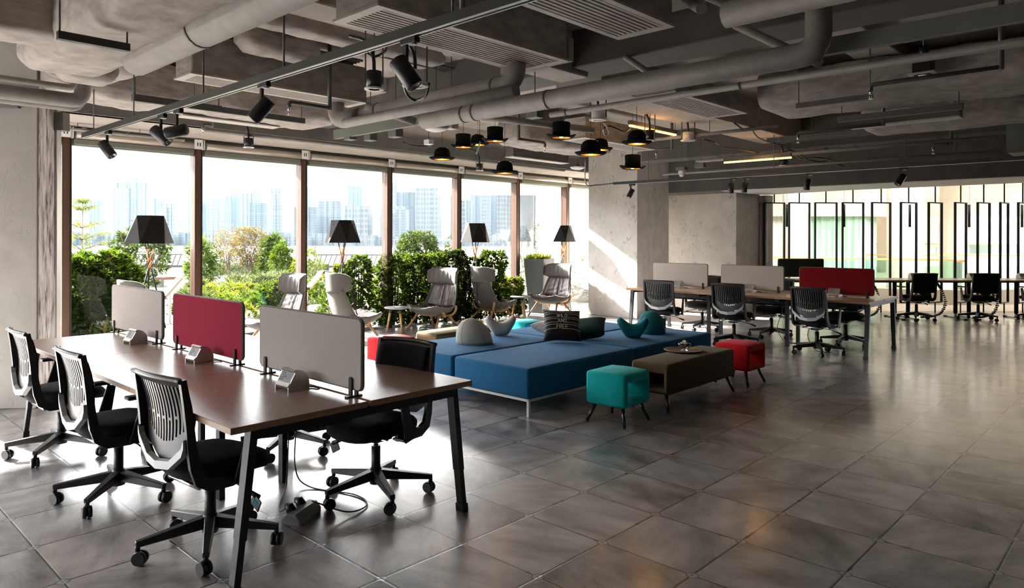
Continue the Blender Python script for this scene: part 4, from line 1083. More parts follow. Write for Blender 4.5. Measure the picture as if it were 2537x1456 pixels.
# tall back walls: curved fascia, plain wall, curtain bay, columns
curve_wall([(2.5, 25.5), (7, 27), (9.5, 27.2)], -.012, 5.2, .3, 'cream', 'wall_atrium_back', 'cream wall behind the atrium curtain', 'wall', 'structure')
curve_wall([(3.5, 23.9), (8.0, 24.0), (11.2, 23.8), (12.4, 23.8), (14.0, 25.4), (16, 28)], 2.30, 5.2, .35, 'cream', 'wall_atrium_fascia', 'curved cream fascia above the green curtain', 'fascia', 'structure')
def curtain(pts, z0, z1, mt, label, n=14):
    P_ = bez([(p[0], p[1], 0) for p in pts], n); m = MB(); lo, hi = [], []
    L_ = 0; out = []
    dense = []
    for a, b in zip(P_, P_[1:]):
        for k in range(6): dense.append(a.lerp(b, k / 6))
    s = 0
    for i, p in enumerate(dense):
        q = dense[min(i + 1, len(dense) - 1)] - dense[max(i - 1, 0)]; q.normalize(); nr = Vector((-q.y, q.x, 0))
        if i: s += (dense[i] - dense[i - 1]).length
        pp = p + nr * .05 * math.sin(s * 30); out.append(pp)
    m.loft([[Wv(p.x, p.y, z0) for p in out], [Wv(p.x, p.y, z1) for p in out]], cap=False, closed=False)
    return tag(m.build('curtain', mt), label, 'curtain')
curtain([(7.2, 24.3), (10.0, 24.5)], 0, 2.6, 'curtain', 'white sheer curtain left of the green one in the atrium')
curtain([(10.5, 24.3), (11.4, 24.2), (12.1, 24.0), (12.6, 24.6), (13.4, 25.6)], 0, 2.45, 'curtaing', 'pale green sheer curtain hanging in a curve in the atrium')
for xc, d, r0, lab in ((8.9, 21.6, .40, 'thick round white column in the atrium, left'), (11.9, 21.0, .50, 'thick round white column beyond the handrail, middle'), (17.4, 27.5, .42, 'round white column at the right of the atrium'), (18.0, 33, .55, 'distant round white column in the atrium')):
    m = MB(); m.cyl((0, 0, 0), (0, 0, 5.2), r0, seg=32); o = m.build('column', 'cream'); p = Wv(xc, d, -.012); o.location = p; tag(o, lab, 'column', kind='structure')
# upper bulkhead ring and closed ceiling of the atrium, lit by added glowing panels
curve_wall([(10, 34), (16, 31.5), (22, 31), (30, 33)], 2.55, 4.2, .5, 'cream', 'wall_atrium_ring', 'cream curved bulkhead across the far atrium', 'bulkhead', 'structure')
curve_wall([(12, 40), (20, 39), (32, 41)], 0, 5.2, .3, 'cream', 'wall_atrium_far', 'distant cream wall of the atrium', 'wall', 'structure')
m = MB()
for k in range(9):
    x0 = 14.2 + k * 1.6; p0, p1 = Wv(x0, 38.6 + .02 * k, 1.35), Wv(x0 + 1.45, 38.6, 2.5)
    m.beam((p0 + Vector((0, 0, .58))), Vector((p1.x, p1.y, p0.z + .58)), .06, 1.1)
tag(m.build('trim_clerestory', 'white'), 'row of distant pale window panes in the atrium', 'windows', kind='structure')
m = MB()
for k in range(7):
    p = Wv(14 + k * 1.7, 36.9, .5); m.beam(p, p + Vector((.05, .05, .6)), .04, .04)
tag(m.build('stair_balusters', 'steel'), 'distant thin balusters on the atrium landing', 'baluster', kind='structure')
m = MB(); m.prism([W(1, 15.3), W(27, 15.3), W(33, 60), W(-6, 60)], 5.2, 5.5)
o = m.build('ceiling_atrium', 'cream'); struct(o, 'cream ceiling of the atrium', 'ceiling')
# glowing panels added under that ceiling to brighten the atrium
M['glow_panel'] = emis('added_panel_glow', (1, .98, .95), 2.6)
m = MB()
for (a_, b_) in ((5.0, 19.0), (13.0, 21.5), (18.5, 30.0), (9.0, 32.0)):
    p = Wv(a_, b_, 5.19); m.box(p, (3.6, 2.6, .02), rot=YAW)
struct(m.build('trim_glow_panel', 'glow_panel'), 'glowing panels added under the atrium ceiling to light it', 'glow_panel')
m = MB(); a_, b_ = Wv(3.0, 15.2, 0), Wv(1.5, 34, 0); m.beam(a_ + Vector((0, 0, 2.6)), b_ + Vector((0, 0, 2.6)), .2, 5.2); struct(m.build('wall_atrium_left', 'cream'), 'cream side wall of the atrium on the left', 'wall')
# low cream staircase block seen under the desks
curve_wall([(8.6, 17.4), (10.2, 16.7), (12.2, 16.9), (15.0, 18.4)], -.012, .34, .25, 'creamfloor', 'trim_kerb', 'low curved cream kerb beyond the hanging frames', 'kerb', 'structure')

# ------------------------------------------------ twisting steel frames in the opening
cent = [1918, 1980, 2046, 2113, 2183, 2251, 2317, 2380, 2437, 2488, 2534, 2580]
wpx = [50, 50, 53, 51, 45, 38, 32, 27, 29, 19, 22, 20]
fr = None
for i, (u, wp) in enumerate(zip(cent, wpx)):
    d = 14.85 - .04 * i if i < 6 else 14.65
    xc = (u - PCX) / FPX * d; w = wp / FPX * d; full = .47
    tn = xc / d; ang = math.acos(min(.999, w / full / math.sqrt(1 + tn * tn))) - math.atan(tn); p = Wv(xc, d, 0)
    if fr is None:
        fr = empty('pivot_frame'); tag(fr, cat='metal frame')
        m = MB()
        for s in (-1, 1): m.b2((s * full / 2 - .012, -.022, .22), (s * full / 2 + .012, .022, 2.30))
        m.b2((-full / 2, -.022, .208), (full / 2, .022, .232)); m.b2((-full / 2, -.022, 2.278), (full / 2, .022, 2.302)); m.build('frame', 'blackmetal', fr)
        m = MB(); m.cyl((0, 0, 2.30), (0, 0, 3.0), .014, seg=8); m.build('top_rod', 'blackmetal', fr)
        m = MB(); m.cyl((0, 0, 0), (0, 0, .21), .014, seg=8); m.build('bottom_rod', 'blackmetal', fr)
    names = ['first from the column', 'second from the column', 'third from the column', 'fourth from the column', 'fifth from the column', 'sixth from the column', 'seventh from the column', 'eighth from the column', 'ninth from the column', 'tenth from the column', 'eleventh from the column', 'twelfth, past the right edge']
    put(fr, i, (p.x, p.y, 0), YAW + ang, 'tall black steel frame in the far opening, ' + names[i], 'twisting steel frames in the far opening')
# glass wall just behind the frames
m = MB(); q0, q1 = W(5.3, 15.15), W(13, 15.15); m.beam((q0[0], q0[1], 1.22), (q1[0], q1[1], 1.22), .012, 2.46)
tag(m.build('window_12', 'glass'), 'clear glass wall behind the steel frames', 'window', kind='structure')
m = MB(); q = W(5.42, 15.0); m.box((q[0], q[1], 1.22), (.05, .16, 2.46), rot=YAW)
tag(m.build('trim_glass_post', 'steel'), 'grey metal post at the column end of the far glass wall', 'post', kind='structure')
# tubular pendants in front of the frames
for i, (u, lab) in enumerate(((1949.5, 'slim black tube pendant nearest the column'), (2091, 'slim black tube pendant, second from the column'), (2254, 'slim black tube pendant, third from the column'), (2401, 'slim black tube pendant, fourth from the column'), (2532, 'slim black tube pendant at the right edge'))):
    d = 15.6; p = Wv((u - PCX) / FPX * d, d, 0)
    if i == 0:
        tp = empty('tube_pendant'); tag(tp, cat='pendant lamp')
        m = MB(); m.cyl((0, 0, 1.80), (0, 0, 2.30), .028, seg=14); m.build('tube', 'blackmetal', tp)
        m = MB(); m.cyl((0, 0, 2.29), (0, 0, 3.1), .003, seg=6); m.build('cable', 'bwire', tp)
        m = MB(); m.lathe([(0, 3.1), (.06, 3.1), (.06, 3.08), (.02, 3.05), (0, 3.05)], seg=14); m.build('canopy', 'steel', tp)
    put(tp, i, (p.x, p.y, 0), 0, lab, 'tube pendants in the atrium')
# ================================================================ garden, harbour and city outside the windows
def leaf_mat(name, c1, c2, trans=.45):
    m, nt, p = newmat(name); nt.nodes.remove(p); out = nt.nodes['Material Output']
    ge = N(nt, 'NewGeometry'); r = N(nt, 'ValToRGB'); r.color_ramp.elements[0].color = (*c1, 1); r.color_ramp.elements[1].color = (*c2, 1)
    L(nt, ge, 'Random Per Island', r, 0)
    d = N(nt, 'BsdfDiffuse'); t = N(nt, 'BsdfTranslucent'); mx = N(nt, 'MixShader', i0=trans); L(nt, r, 0, d, 0)
    tm = N(nt, 'Mix', data_type='RGBA', blend_type='MULTIPLY'); tm.inputs[0].default_value = 1; tm.inputs[7].default_value = (1.5, 1.25, .45, 1)
    L(nt, r, 0, tm, 6); L(nt, tm, 2, t, 0); L(nt, d, 0, mx, 1); L(nt, t, 0, mx, 2)
    g_ = N(nt, 'BsdfGlossy'); g_.inputs['Roughness'].default_value = .45; m2 = N(nt, 'MixShader', i0=.04); L(nt, mx, 0, m2, 1); L(nt, g_, 0, m2, 2)
    L(nt, m2, 0, out, 0); return m
M['leafa'] = leaf_mat('bright_leaf', (0.0142, 0.0402, 0.0048), (0.0614, 0.1086, 0.0118))
M['leafb'] = leaf_mat('mid_leaf', (0.0118, 0.0284, 0.0066), (0.0425, 0.0708, 0.0189))
M['leafc'] = leaf_mat('yellow_green_leaf', (0.0330, 0.0614, 0.0057), (0.1133, 0.1465, 0.0189))
M['leafd'] = leaf_mat('grey_green_leaf', (0.0236, 0.0402, 0.0212), (0.0614, 0.0850, 0.0472))
M['leafe'] = leaf_mat('dry_brown_leaf', (0.0520, 0.0472, 0.0236), (0.1133, 0.0945, 0.0567))
M['leaff'] = leaf_mat('fern_leaf', (0.0236, 0.0520, 0.0142), (0.0756, 0.1181, 0.0330))
M['pink'] = mat('pink_flower', (.3, .04, .08), .6)
M['bark'] = mat('bark', (.06, .045, .03), .85, var=.3, vs=12)
M['soil'] = mat('soil', (.02, .015, .010), .95, var=.3, vs=4)
M['grass'] = mat('lawn', (.020, .042, .005), .9, var=.3, vs=5, bump=.6, bs=60)
M['ironrail'] = mat('dark_iron', (.005, .005, .005), .6)
M['paving'] = mat('pale_paving', (.058, .050, .043), .7, var=.12, vs=2)
M['gran'] = mat('grey_granite', (.022, .023, .020), .7, var=.2, vs=6)
M['water'] = mat('harbour_water', (.03, .036, .04), .25, 0, bump=.3, bs=.05)
def at(u, D_, z=0): x, y = W((u - PCX) / FPX * D_, D_); return Vector((x, y, z))
def zat(v, D_): return CAMH - (v - PCY) / FPX * D_
def leaves(name, specs, mt, parent=None):
    """specs: list of (point, direction, length, width) -> folded leaf blades in one mesh"""
    vs, fs = [], []
    for p, d, l, w, up in specs:
        s = d.cross(up)
        if s.length < 1e-3: s = d.orthogonal()
        s.normalize(); n = s.cross(d); k = len(vs)
        vs += [p, p + d * l * .45 + s * w / 2 + n * w * .18, p + d * l - n * l * .12, p + d * l * .45 - s * w / 2 + n * w * .18]
        fs.append((k, k + 1, k + 2, k + 3))
    me = bpy.data.meshes.new(name); me.from_pydata([tuple(v) for v in vs], [], fs); me.materials.append(M[mt]); me.update()
    o = bpy.data.objects.new(name, me); C.objects.link(o)
    if parent is not None: o.parent = parent
    return o
def rv(rnd): 
    while True:
        v = Vector((rnd.uniform(-1, 1), rnd.uniform(-1, 1), rnd.uniform(-1, 1)))
        if .05 < v.length < 1: return v.normalized()
def rosettes(rnd, pts, per, l, w, upw=.6):
    out = []
    for p, outw in pts:
        ax = (outw * .8 + Vector((0, 0, upw)) + rv(rnd) * .35).normalized()
        for k in range(per):
            d = (ax * .55 + rv(rnd)).normalized()
            if d.dot(ax) < -.1: d = -d
            out.append((p, (d + ax * .25).normalized(), l * rnd.uniform(.65, 1.15), w * rnd.uniform(.8, 1.15), Vector((0, 0, 1))))
    return out
def blob_pts(rnd, n, rx, ry, z0, z1, lump=.22, shell=.55, taper=0.0):
    out = []
    lumps = [(rv(rnd), rnd.uniform(.7, 1.25)) for _ in range(14)]
    for _ in range(n):
        d = rv(rnd); r = rnd.uniform(shell, 1) ** .5
        k = 1 + lump * sum(max(0, d.dot(q) - .75) * 4 * (s - 1) * 3 for q, s in lumps)
        h = (z1 - z0) / 2; x, y, z = d.x * rx * r * k, d.y * ry * r * k, d.z * h * r
        # squarish body
        zz = max(-1, min(1, d.z * 1.15 * r)); f = 1 - taper * max(0, zz)
        out.append((Vector((x * f, y * f, z0 + h + zz * h)), Vector((d.x, d.y, d.z * .5)).normalized()))
    return out
def trunk(name, segs, parent, mt='bark'):
    m = MB()
    for pts, r0, r1 in segs:
        P_ = bez(pts, 4); n = len(P_); m.tube(P_, [r0 + (r1 - r0) * i / (n - 1) for i in range(n)], 6)
    return m.build(name, mt, parent)
def col_pts(rnd, n, rx, ry, z0, z1):
    out = []; ph = [rnd.uniform(0, 6) for _ in range(6)]
    for _ in range(n):
        zz = rnd.random(); a = rnd.uniform(0, 2 * PI); k = (1 - max(0, zz - .72) ** 1.6 * 2.6) * (1 + .16 * math.sin(zz * 11 + ph[0] + a) + .12 * math.sin(3 * a + ph[1] + zz * 6)); r = rnd.uniform(.3, 1) ** .5
        d = Vector((math.cos(a), math.sin(a), .2 + zz * .6)); out.append((Vector((rx * k * r * d.x, ry * k * r * d.y, z0 + (z1 - z0) * zz)), d.normalized()))
    return out
def bush(name, loc, rx, ry, h, n, per, l, w, mt, seed, label, cat='bush', group=None, z0=.05, lump=.22, taper=.15, shell=.5):
    rnd = random.Random(seed); t = empty(name, loc, 0, label, cat, group)
    if name == 'hedge_bush':
        leaves('foliage', rosettes(rnd, col_pts(rnd, int(n * 1.25), rx, ry, z0, h), per, l, w), mt, t)
    else:
        leaves('foliage', rosettes(rnd, blob_pts(rnd, n, rx, ry, z0, h, lump, shell, taper), per, l, w), mt, t)
    segs = []
    for k in range(5):
        a = k * 1.26 + seed; segs.append(([(0.03 * math.cos(a), .03 * math.sin(a), 0), (rx * .3 * math.cos(a), ry * .3 * math.sin(a), h * .45), (rx * .45 * math.cos(a), ry * .45 * math.sin(a), h * .85)], .018, .006))
    trunk('stem', segs, t); return t

# ground levels: a paved strip by the glass, then the garden about a metre lower
GZ = -1.1
m = MB(); m.prism([(-14.5, -14), (XW - .06, -14), (XW - .06, 24), (-14.5, 24)], -.3, -.012)
tag(m.build('terrace', 'paving'), 'pale beige paved terrace strip just outside the windows', 'paving', kind='structure')
m = MB()
for k in range(5):
    x = -10.35 - k * .85; m.b2((x - .16, 6.0, -.012), (x, 24, -.008))
tag(m.build('trim_paving_band', 'gran'), 'darker grey bands in the terrace paving', 'paving', kind='structure')
m = MB(); c_ = [at(-700, 9, 0), at(2100, 9, 0), at(2300, 140, 0), at(-900, 140, 0)]
m.prism([(p.x, p.y) for p in (W_ for W_ in [Vector((-14.5, -14, 0)), Vector((-14.5, 24, 0)), Vector((-50, 62, 0)), Vector((-110, 10, 0)), Vector((-70, -60, 0)), Vector((-25, -40, 0))])], GZ - .3, GZ)
tag(m.build('garden_path', 'paving'), 'wide pale paved garden paths and square beyond the windows', 'paving', kind='structure')
# planting bed by the glass
m = MB(); m.b2((-12.7, 1.0, -.012), (-10.35, 5.2, .06)); m.b2((-12.9, 5.6, -.012), (-11.75, 11.3, .05))
tag(m.build('planting_bed', 'soil'), 'soil strip under the hedge bushes outside the windows', 'soil', kind='stuff')
m = MB(); m.b2((-11.78, 5.6, -.012), (-11.70, 11.3, .07)); m.b2((-10.40, 1.0, -.012), (-10.30, 5.2, .08))
tag(m.build('trim_bed_kerb', 'gran'), 'low grey stone kerb in front of the hedge bushes', 'kerb', kind='structure')
# lawns
for i, (q, lab) in enumerate((([(230, 30), (445, 30), (470, 44), (215, 44)], 'bright green lawn behind the first window'), ([(800, 22), (1090, 22), (1040, 42), (830, 42)], 'bright green lawn behind the fourth window'), ([(150, 16), (640, 14), (560, 20), (230, 21)], 'small strip of lawn below the handrail'))):
    m = MB(); m.prism([(at(*p).x, at(*p).y) for p in q], GZ, GZ + .05); tag(m.build('lawn', 'grass'), lab, 'lawn', kind='stuff')
# ---- large-leaved bushes hard by the first window, and the column hedge further along
bush('hedge_bush', at(178, 9.9, 0), .34, .42, 1.20, 620, 7, .12, .055, 'leafa', 1, 'large-leaved bright green bush against the first window, far left', group='bushes by the first window')
bush('hedge_bush', at(255, 10.4, 0), .40, .45, 1.28, 760, 7, .125, .058, 'leafa', 2, 'large-leaved bright green bush against the first window, left of the lamp', group='bushes by the first window')
bush('hedge_bush', at(150, 10.9, -.3), .5, .5, 1.05, 300, 7, .12, .045, 'leafb', 3, 'darker bush squeezed between the left frame and the first window bushes', group='bushes by the first window')
bush('hedge_bush', at(300, 9.8, -.3), .42, .45, .62, 320, 7, .11, .04, 'leafb', 33, 'low dark bush at the foot of the first window', group='bushes by the first window')
hb = []
for i, (u, D_, vt, rx, mt, lab) in enumerate(((888, 11.9, 637, .24, 'leafa', 'narrow upright bush just right of the second seen-from-behind wing chair'), (845, 12.0, 660, .16, 'leafc', 'small upright bush behind the second floor lamp'), (972, 12.2, 636, .30, 'leafa', 'upright bush right of the fourth window post'), (1028, 12.5, 634, .24, 'leafa', 'upright bush in the middle of the fifth window'), (1078, 12.8, 630, .27, 'leafa', 'upright bush left of the fifth window post'), (1128, 13.0, 624, .25, 'leafb', 'upright bush behind the third floor lamp, left side'), (1160, 13.2, 640, .24, 'leafa', 'upright bush behind the third floor lamp, right side'), (1218, 13.3, 624, .30, 'leafa', 'upright bush behind the wing chair under the sixth post'), (700, 11.4, 700, .34, 'leafa', 'rounded bright bush behind the headrest of the second wing chair'), (1268, 13.9, 690, .25, 'leafc', 'low yellow-green grass clump left of the tall planter'))):
    h = zat(vt, D_)
    bush('hedge_bush', at(u, D_, 0), rx, rx, h, int(480 * rx / .25), 7, .08, .042, mt, 10 + i, lab, group='upright bushes beyond the paving', z0=.03, taper=.05)
# rounded tree behind
def tree(name, loc, h, rx, th, n, per, l, w, mt, seed, label, cat='tree', sparse=.3, sy=1, rb=.06, group=None):
    rnd = random.Random(seed); t = empty(name, loc, 0, label, cat, group); segs = []
    pts = blob_pts(rnd, n, rx, rx * sy, th, h, .3, sparse, .1)
    segs.append(([(0, 0, 0), (rx * .05, 0, th * .6), (0, rx * .05, th + (h - th) * .3)], rb, rb * .6))
    for k in range(9):
        a = k * .698 * 1.1; q = Vector((rx * .75 * math.cos(a), rx * .75 * sy * math.sin(a), th + (h - th) * (.45 + .4 * ((k * 7) % 5) / 5)))
        segs.append(([(0, 0, th * .55), (q.x * .35, q.y * .35, th * .6 + q.z * .3), tuple(q)], rb * .5, rb * .1))
        for j in range(2):
            e = q * rnd.uniform(.9, 1.1) + rv(rnd) * rx * .35; segs.append(([tuple(q * .6 + Vector((0, 0, th * .3))), tuple((q + e) / 2), tuple(e)], rb * .2, rb * .05))
    trunk('trunk', segs, t); leaves('crown', rosettes(rnd, pts, per, l, w, .4), mt, t); return t
tree('round_tree', at(1040, 26, GZ), zat(578, 26) - GZ, 1.05, 1.0, 1100, 6, .16, .07, 'leafb', 40, 'dense rounded green tree behind the fifth window')
tree('bare_shrub', at(565, 40, GZ), zat(560, 40) - GZ, .85, 1.3, 240, 4, .16, .05, 'leafe', 41, 'sparse twiggy grey shrub tree, left one of the pair in the second window', sparse=.1, rb=.05)
tree('dry_tree', at(618, 38, GZ), zat(566, 38) - GZ, 1.15, 1.2, 1100, 5, .13, .05, 'leafe', 42, 'rounded brownish flowering tree in the second window', rb=.07)
tree('palm_shrub', at(675, 34, GZ), zat(590, 34) - GZ, .55, .5, 170, 6, .45, .10, 'leafb', 43, 'broad-leaved green palm shrub right of the brownish tree')
tree('leafy_shrub', at(700, 30, GZ), zat(602, 30) - GZ, .5, .5, 260, 6, .25, .08, 'leafa', 44, 'bright leafy shrub against the second window post')
tree('banana_plant', at(495, 36, GZ), zat(606, 36) - GZ, .55, .5, 90, 6, .6, .17, 'leaff', 45, 'broad-leaved banana-like plant right of the first window post')
tree('frangipani_tree', at(345, 19, GZ), zat(575, 19) - GZ, .85, 1.3, 330, 7, .20, .06, 'leafb', 46, 'frangipani tree with leaf rosettes behind the first floor lamp', sparse=.4, rb=.05)
tree('frangipani_tree', at(762, 26, GZ), zat(616, 26) - GZ, .62, .6, 200, 6, .15, .05, 'leafc', 47, 'small spreading tree at the left of the third window', sparse=.5, rb=.04)
tree('slender_tree', at(1318, 16.5, 0), zat(560, 16.5), .62, .35, 360, 4, .09, .03, 'leafd', 48, 'wispy slender tree behind the tall planter', sparse=.05, rb=.025)
tree('slender_tree', at(1432, 17, 0), zat(566, 17), .42, .25, 300, 4, .09, .03, 'leafb', 49, 'wispy young tree against the plastered column', sparse=.05, rb=.02)
tree('slender_tree', at(1120, 24, GZ), zat(590, 24) - GZ, .5, .5, 160, 5, .16, .05, 'leafb', 50, 'thin arching green tree behind the third floor lamp', sparse=.2, rb=.025)
# feathery young tree with level tiers of branches
t = empty('tiered_tree', at(203, 20, GZ), 0, 'feathery young tree with level tiers of branches, far left', 'tree'); rnd = random.Random(60); H_ = zat(500, 20) - GZ
segs = [([(0, 0, 0), (.03, 0, H_ * .5), (0, .02, H_)], .04, .008)]; sp_l = []
for zt, rl in ((.62, 1.0), (.70, .85), (.79, .65), (.93, .42), (.99, .25)):
    for k in range(9):
        a = k * .7 + zt * 9; e = Vector((rl * math.cos(a), rl * math.sin(a), H_ * zt + rl * .28)); s = Vector((0, 0, H_ * zt))
        segs.append(([tuple(s), tuple((s + e) / 2 + Vector((0, 0, .03))), tuple(e)], .012, .003))
        for j in range(26):
            q = s.lerp(e, rnd.uniform(.2, 1)); sp_l.append((q + rv(rnd) * .05, rv(rnd), .075, .035, Vector((0, 0, 1))))
trunk('trunk', segs, t); leaves('crown', sp_l, 'leafc', t)
# fern palms
def fronds(name, loc, n, ln, rise, mt, seed, label, th=.6, lw=.30, cat='palm', seg_n=20, group=None):
    rnd = random.Random(seed); t = empty(name, loc, 0, label, cat, group); sp = []; segs = [([(0, 0, 0), (0, 0, th * .5), (0, 0, th)], .10, .07)] if th > .2 else []
    for k in range(n):
        a = 2.4 * k + rnd.uniform(-.2, .2); el = rise * rnd.uniform(.45, 1); d = Vector((math.cos(a), math.sin(a), 0)); L_ = ln * rnd.uniform(.8, 1.1)
        pts = [Vector((0, 0, th)) + d * L_ * q * math.cos(el * (1 - q * .5)) + Vector((0, 0, 1)) * L_ * (math.sin(el) * q - .45 * q * q) for q in [i / 8 for i in range(9)]]
        segs.append(([tuple(p) for p in pts[::2]], .012, .003))
        for i in range(seg_n):
            q = .12 + .88 * i / seg_n; f = q * 8; i0 = min(7, int(f)); p = pts[i0].lerp(pts[i0 + 1], f - i0); tn = (pts[i0 + 1] - pts[i0]).normalized()
            sd_ = tn.cross(Vector((0, 0, 1))).normalized()
            for s in (-1, 1):
                sp.append((p, (sd_ * s + tn * .55 + Vector((0, 0, .15))).normalized(), lw * math.sin(PI * min(.97, .15 + q * .8)), .035, Vector((0, 0, 1))))
    trunk('stalk', segs, t); leaves('frond', sp, mt, t); return t
fronds('fern_palm', at(165, 13.2, GZ), 22, 1.35, 1.2, 'leaff', 70, 'feathery fern palm at the far left behind the bushes', th=.9)
fronds('fern_palm', at(235, 14.5, GZ), 22, 1.5, 1.15, 'leaff', 71, 'large feathery fern palm behind the first window bushes', th=1.0)
# flowering shrubs, clipped hedges, mid-garden planting
for i, (u, D_, vt, rx, ry, mt, lab) in enumerate(((520, 41, 606, 1.2, .8, 'leafb', 'flowering green shrub mass at the left of the second window'), (300, 22, 632, .8, .6, 'leafb', 'green shrub with pink flowers left of the first floor lamp'), (590, 43, 622, 1.5, .8, 'leafd', 'dusty green shrub mass under the brownish tree'), (655, 40, 626, 1.0, .8, 'leafb', 'dark green shrub mass right of the brownish tree'))):
    b_ = bush('flowering_shrub', at(u, D_, GZ), rx, ry, zat(vt, D_) - GZ, 420, 5, .17, .07, mt, 80 + i, lab, cat='shrub', z0=.1, taper=.2)
    rnd = random.Random(i); m = MB()
    if i < 2:
        for k in range(16):
            d = rv(rnd); m.lathe([(0, 0), (.045, .01), (.05, .035)], c=(d.x * rx, d.y * ry, (zat(vt, D_) - GZ) * rnd.uniform(.4, .9)), seg=6)
        m.build('flower', 'pink', b_)
def hedge(u0, u1, D_, vt, vb, mt, seed, label, thick=.9, lf=.10):
    a, b = at(u0, D_, GZ), at(u1, D_, GZ); z1 = zat(vt, D_) - GZ; rnd = random.Random(seed); L_ = (b - a).length
    ang = math.atan2(b.y - a.y, b.x - a.x); t = empty('clipped_hedge', (a + b) / 2, ang, label, 'hedge')
    m = MB(); m.b2((-L_ / 2, -thick / 2 + .08, 0), (L_ / 2, thick / 2 - .08, z1 - .06)); m.build('hedge_core', 'leafb', t)
    sp = []
    n = int(L_ * 330)
    for k in range(n):
        if rnd.random() < .55: p = Vector((rnd.uniform(-L_ / 2, L_ / 2), rnd.choice((-1, 1)) * thick / 2 * rnd.uniform(.85, 1), rnd.uniform(0, z1))); o_ = Vector((0, math.copysign(1, p.y), .5))
        else: p = Vector((rnd.uniform(-L_ / 2, L_ / 2), rnd.uniform(-thick / 2, thick / 2), z1 + rnd.uniform(-.07, .02))); o_ = Vector((0, 0, 1))
        sp.append((p, (o_ + rv(rnd)).normalized(), lf, lf * .5, Vector((0, 0, 1))))
    leaves('foliage', sp, mt, t); return t
hedge(462, 716, 50, 655, 676, 'leafb', 90, 'long low clipped hedge across the second window')
hedge(722, 812, 47, 653, 674, 'leafa', 91, 'short low clipped hedge in the third window')
hedge(283, 350, 33, 663, 676, 'leafb', 92, 'small dark clipped hedge behind the first floor lamp')
ORD = ['first', 'second', 'third', 'fourth', 'fifth', 'sixth', 'seventh', 'eighth', 'ninth', 'tenth', 'eleventh', 'twelfth']
def bay(u): return next((n for n, lim in (('first', 460), ('second', 722), ('third', 932), ('fourth', 1105), ('fifth', 1252), ('sixth', 1376)) if u < lim), 'last')
mid = [(490, 22, 700, .55, 'leafd'), (520, 17.5, 716, .5, 'leafc'), (485, 15, 735, .5, 'leafd'), (555, 20, 704, .7, 'leafc'), (600, 23, 690, .8, 'leafd'), (560, 15.5, 735, .6, 'leafa'), (610, 17, 712, .7, 'leafc'), (655, 20, 692, .7, 'leafd'), (640, 15.5, 728, .55, 'leafa'), (690, 25, 684, .8, 'leafd'), (770, 17, 700, .5, 'leafa'), (800, 20, 690, .55, 'leafc'), (745, 21, 692, .5, 'leafb'), (930, 20, 670, .5, 'leafc'), (960, 24, 662, .6, 'leafb'), (590, 13, 765, .5, 'leafc'), (500, 12.4, 770, .5, 'leafb'), (825, 14, 728, .35, 'leafa'), (345, 14, 760, .5, 'leafb')]
for i, (u, D_, vt, rx, mt) in enumerate(mid):
    h = max(.25, zat(vt, D_) - GZ)
    b_ = bush('garden_plant', at(u, D_, GZ), rx, rx, h, int(230 * rx / .5), 6, .17 if mt != 'leafd' else .26, .05, mt, 100 + i, '%s garden plant low in the %s window, %s of its kind from the left' % ({'leafa': 'bright green', 'leafb': 'dark green', 'leafc': 'yellow-green', 'leafd': 'grey-green'}[mt], bay(u), ORD[sum(1 for q in mid if q[4] == mt and bay(q[0]) == bay(u) and q[0] < u)]), cat='plant', group='low garden plants', z0=0, taper=.1)
fronds('spider_plant', at(622, 10.9, -.35), 34, .42, 1.25, 'leafc', 130, 'spiky yellow-green strap-leaved plant behind the near white screen', th=.05, lw=.04, cat='plant', seg_n=4)
for i, (u, D_, w_, lab) in enumerate(((520, 20, 1.0, 'dark granite block seat in the garden, upper left one'), (548, 16.5, 1.3, 'dark granite block seat in the garden, middle one'), (600, 14.2, 2.0, 'wide low granite slab in the garden beds'))):
    m = MB(); m.box((0, 0, .18), (w_, .5, .36), bevel=.01); o = m.build('stone_bench', 'gran'); o.location = at(u, D_, GZ); o.rotation_euler = (0, 0, YAW + .3); tag(o, lab, 'stone seat')
# curved low planter wall behind the lawn
m = MB(); P_ = bez([at(230, 44, GZ), at(300, 40, GZ), at(350, 37, GZ), at(395, 36.5, GZ), at(400, 38, GZ)], 6)
m.loft([[p + Vector((.1, .1, 0)), p - Vector((.1, .1, 0)), p - Vector((.1, .1, -.42)), p + Vector((.1, .1, .42))] for p in P_], smooth=False)
tag(m.build('planter_wall', 'paving'), 'curved low stone planter wall behind the lawn in the first window', 'low wall')
# waterfront railing with slanted balusters
def railing(u0, u1, D_, label):
    a, b = at(u0, D_, GZ), at(u1, D_, GZ); L_ = (b - a).length; t = empty('waterfront_railing', a, math.atan2(b.y - a.y, b.x - a.x), label, 'railing')
    m = MB(); m.b2((0, -.05, 1.08), (L_, .05, 1.18)); m.b2((0, -.04, .12), (L_, .04, .2)); m.b2((0, -.1, 0), (L_, .1, .12)); m.build('rail', 'ironrail', t)
    n = int(L_ / .42); 
    for k in range(min(n, 95)):
        m = MB(); x = k * L_ / min(n, 95); m.beam((x + .35, 0, 1.1), (x, 0, .15), .07, .07); m.build('baluster', 'ironrail', t)
railing(335, 452, 62, 'dark waterfront railing with slanted balusters, first window')
railing(775, 950, 62, 'dark waterfront railing with slanted balusters, third window')
railing(950, 1000, 55, 'dark waterfront railing with slanted balusters, left of the rounded tree')
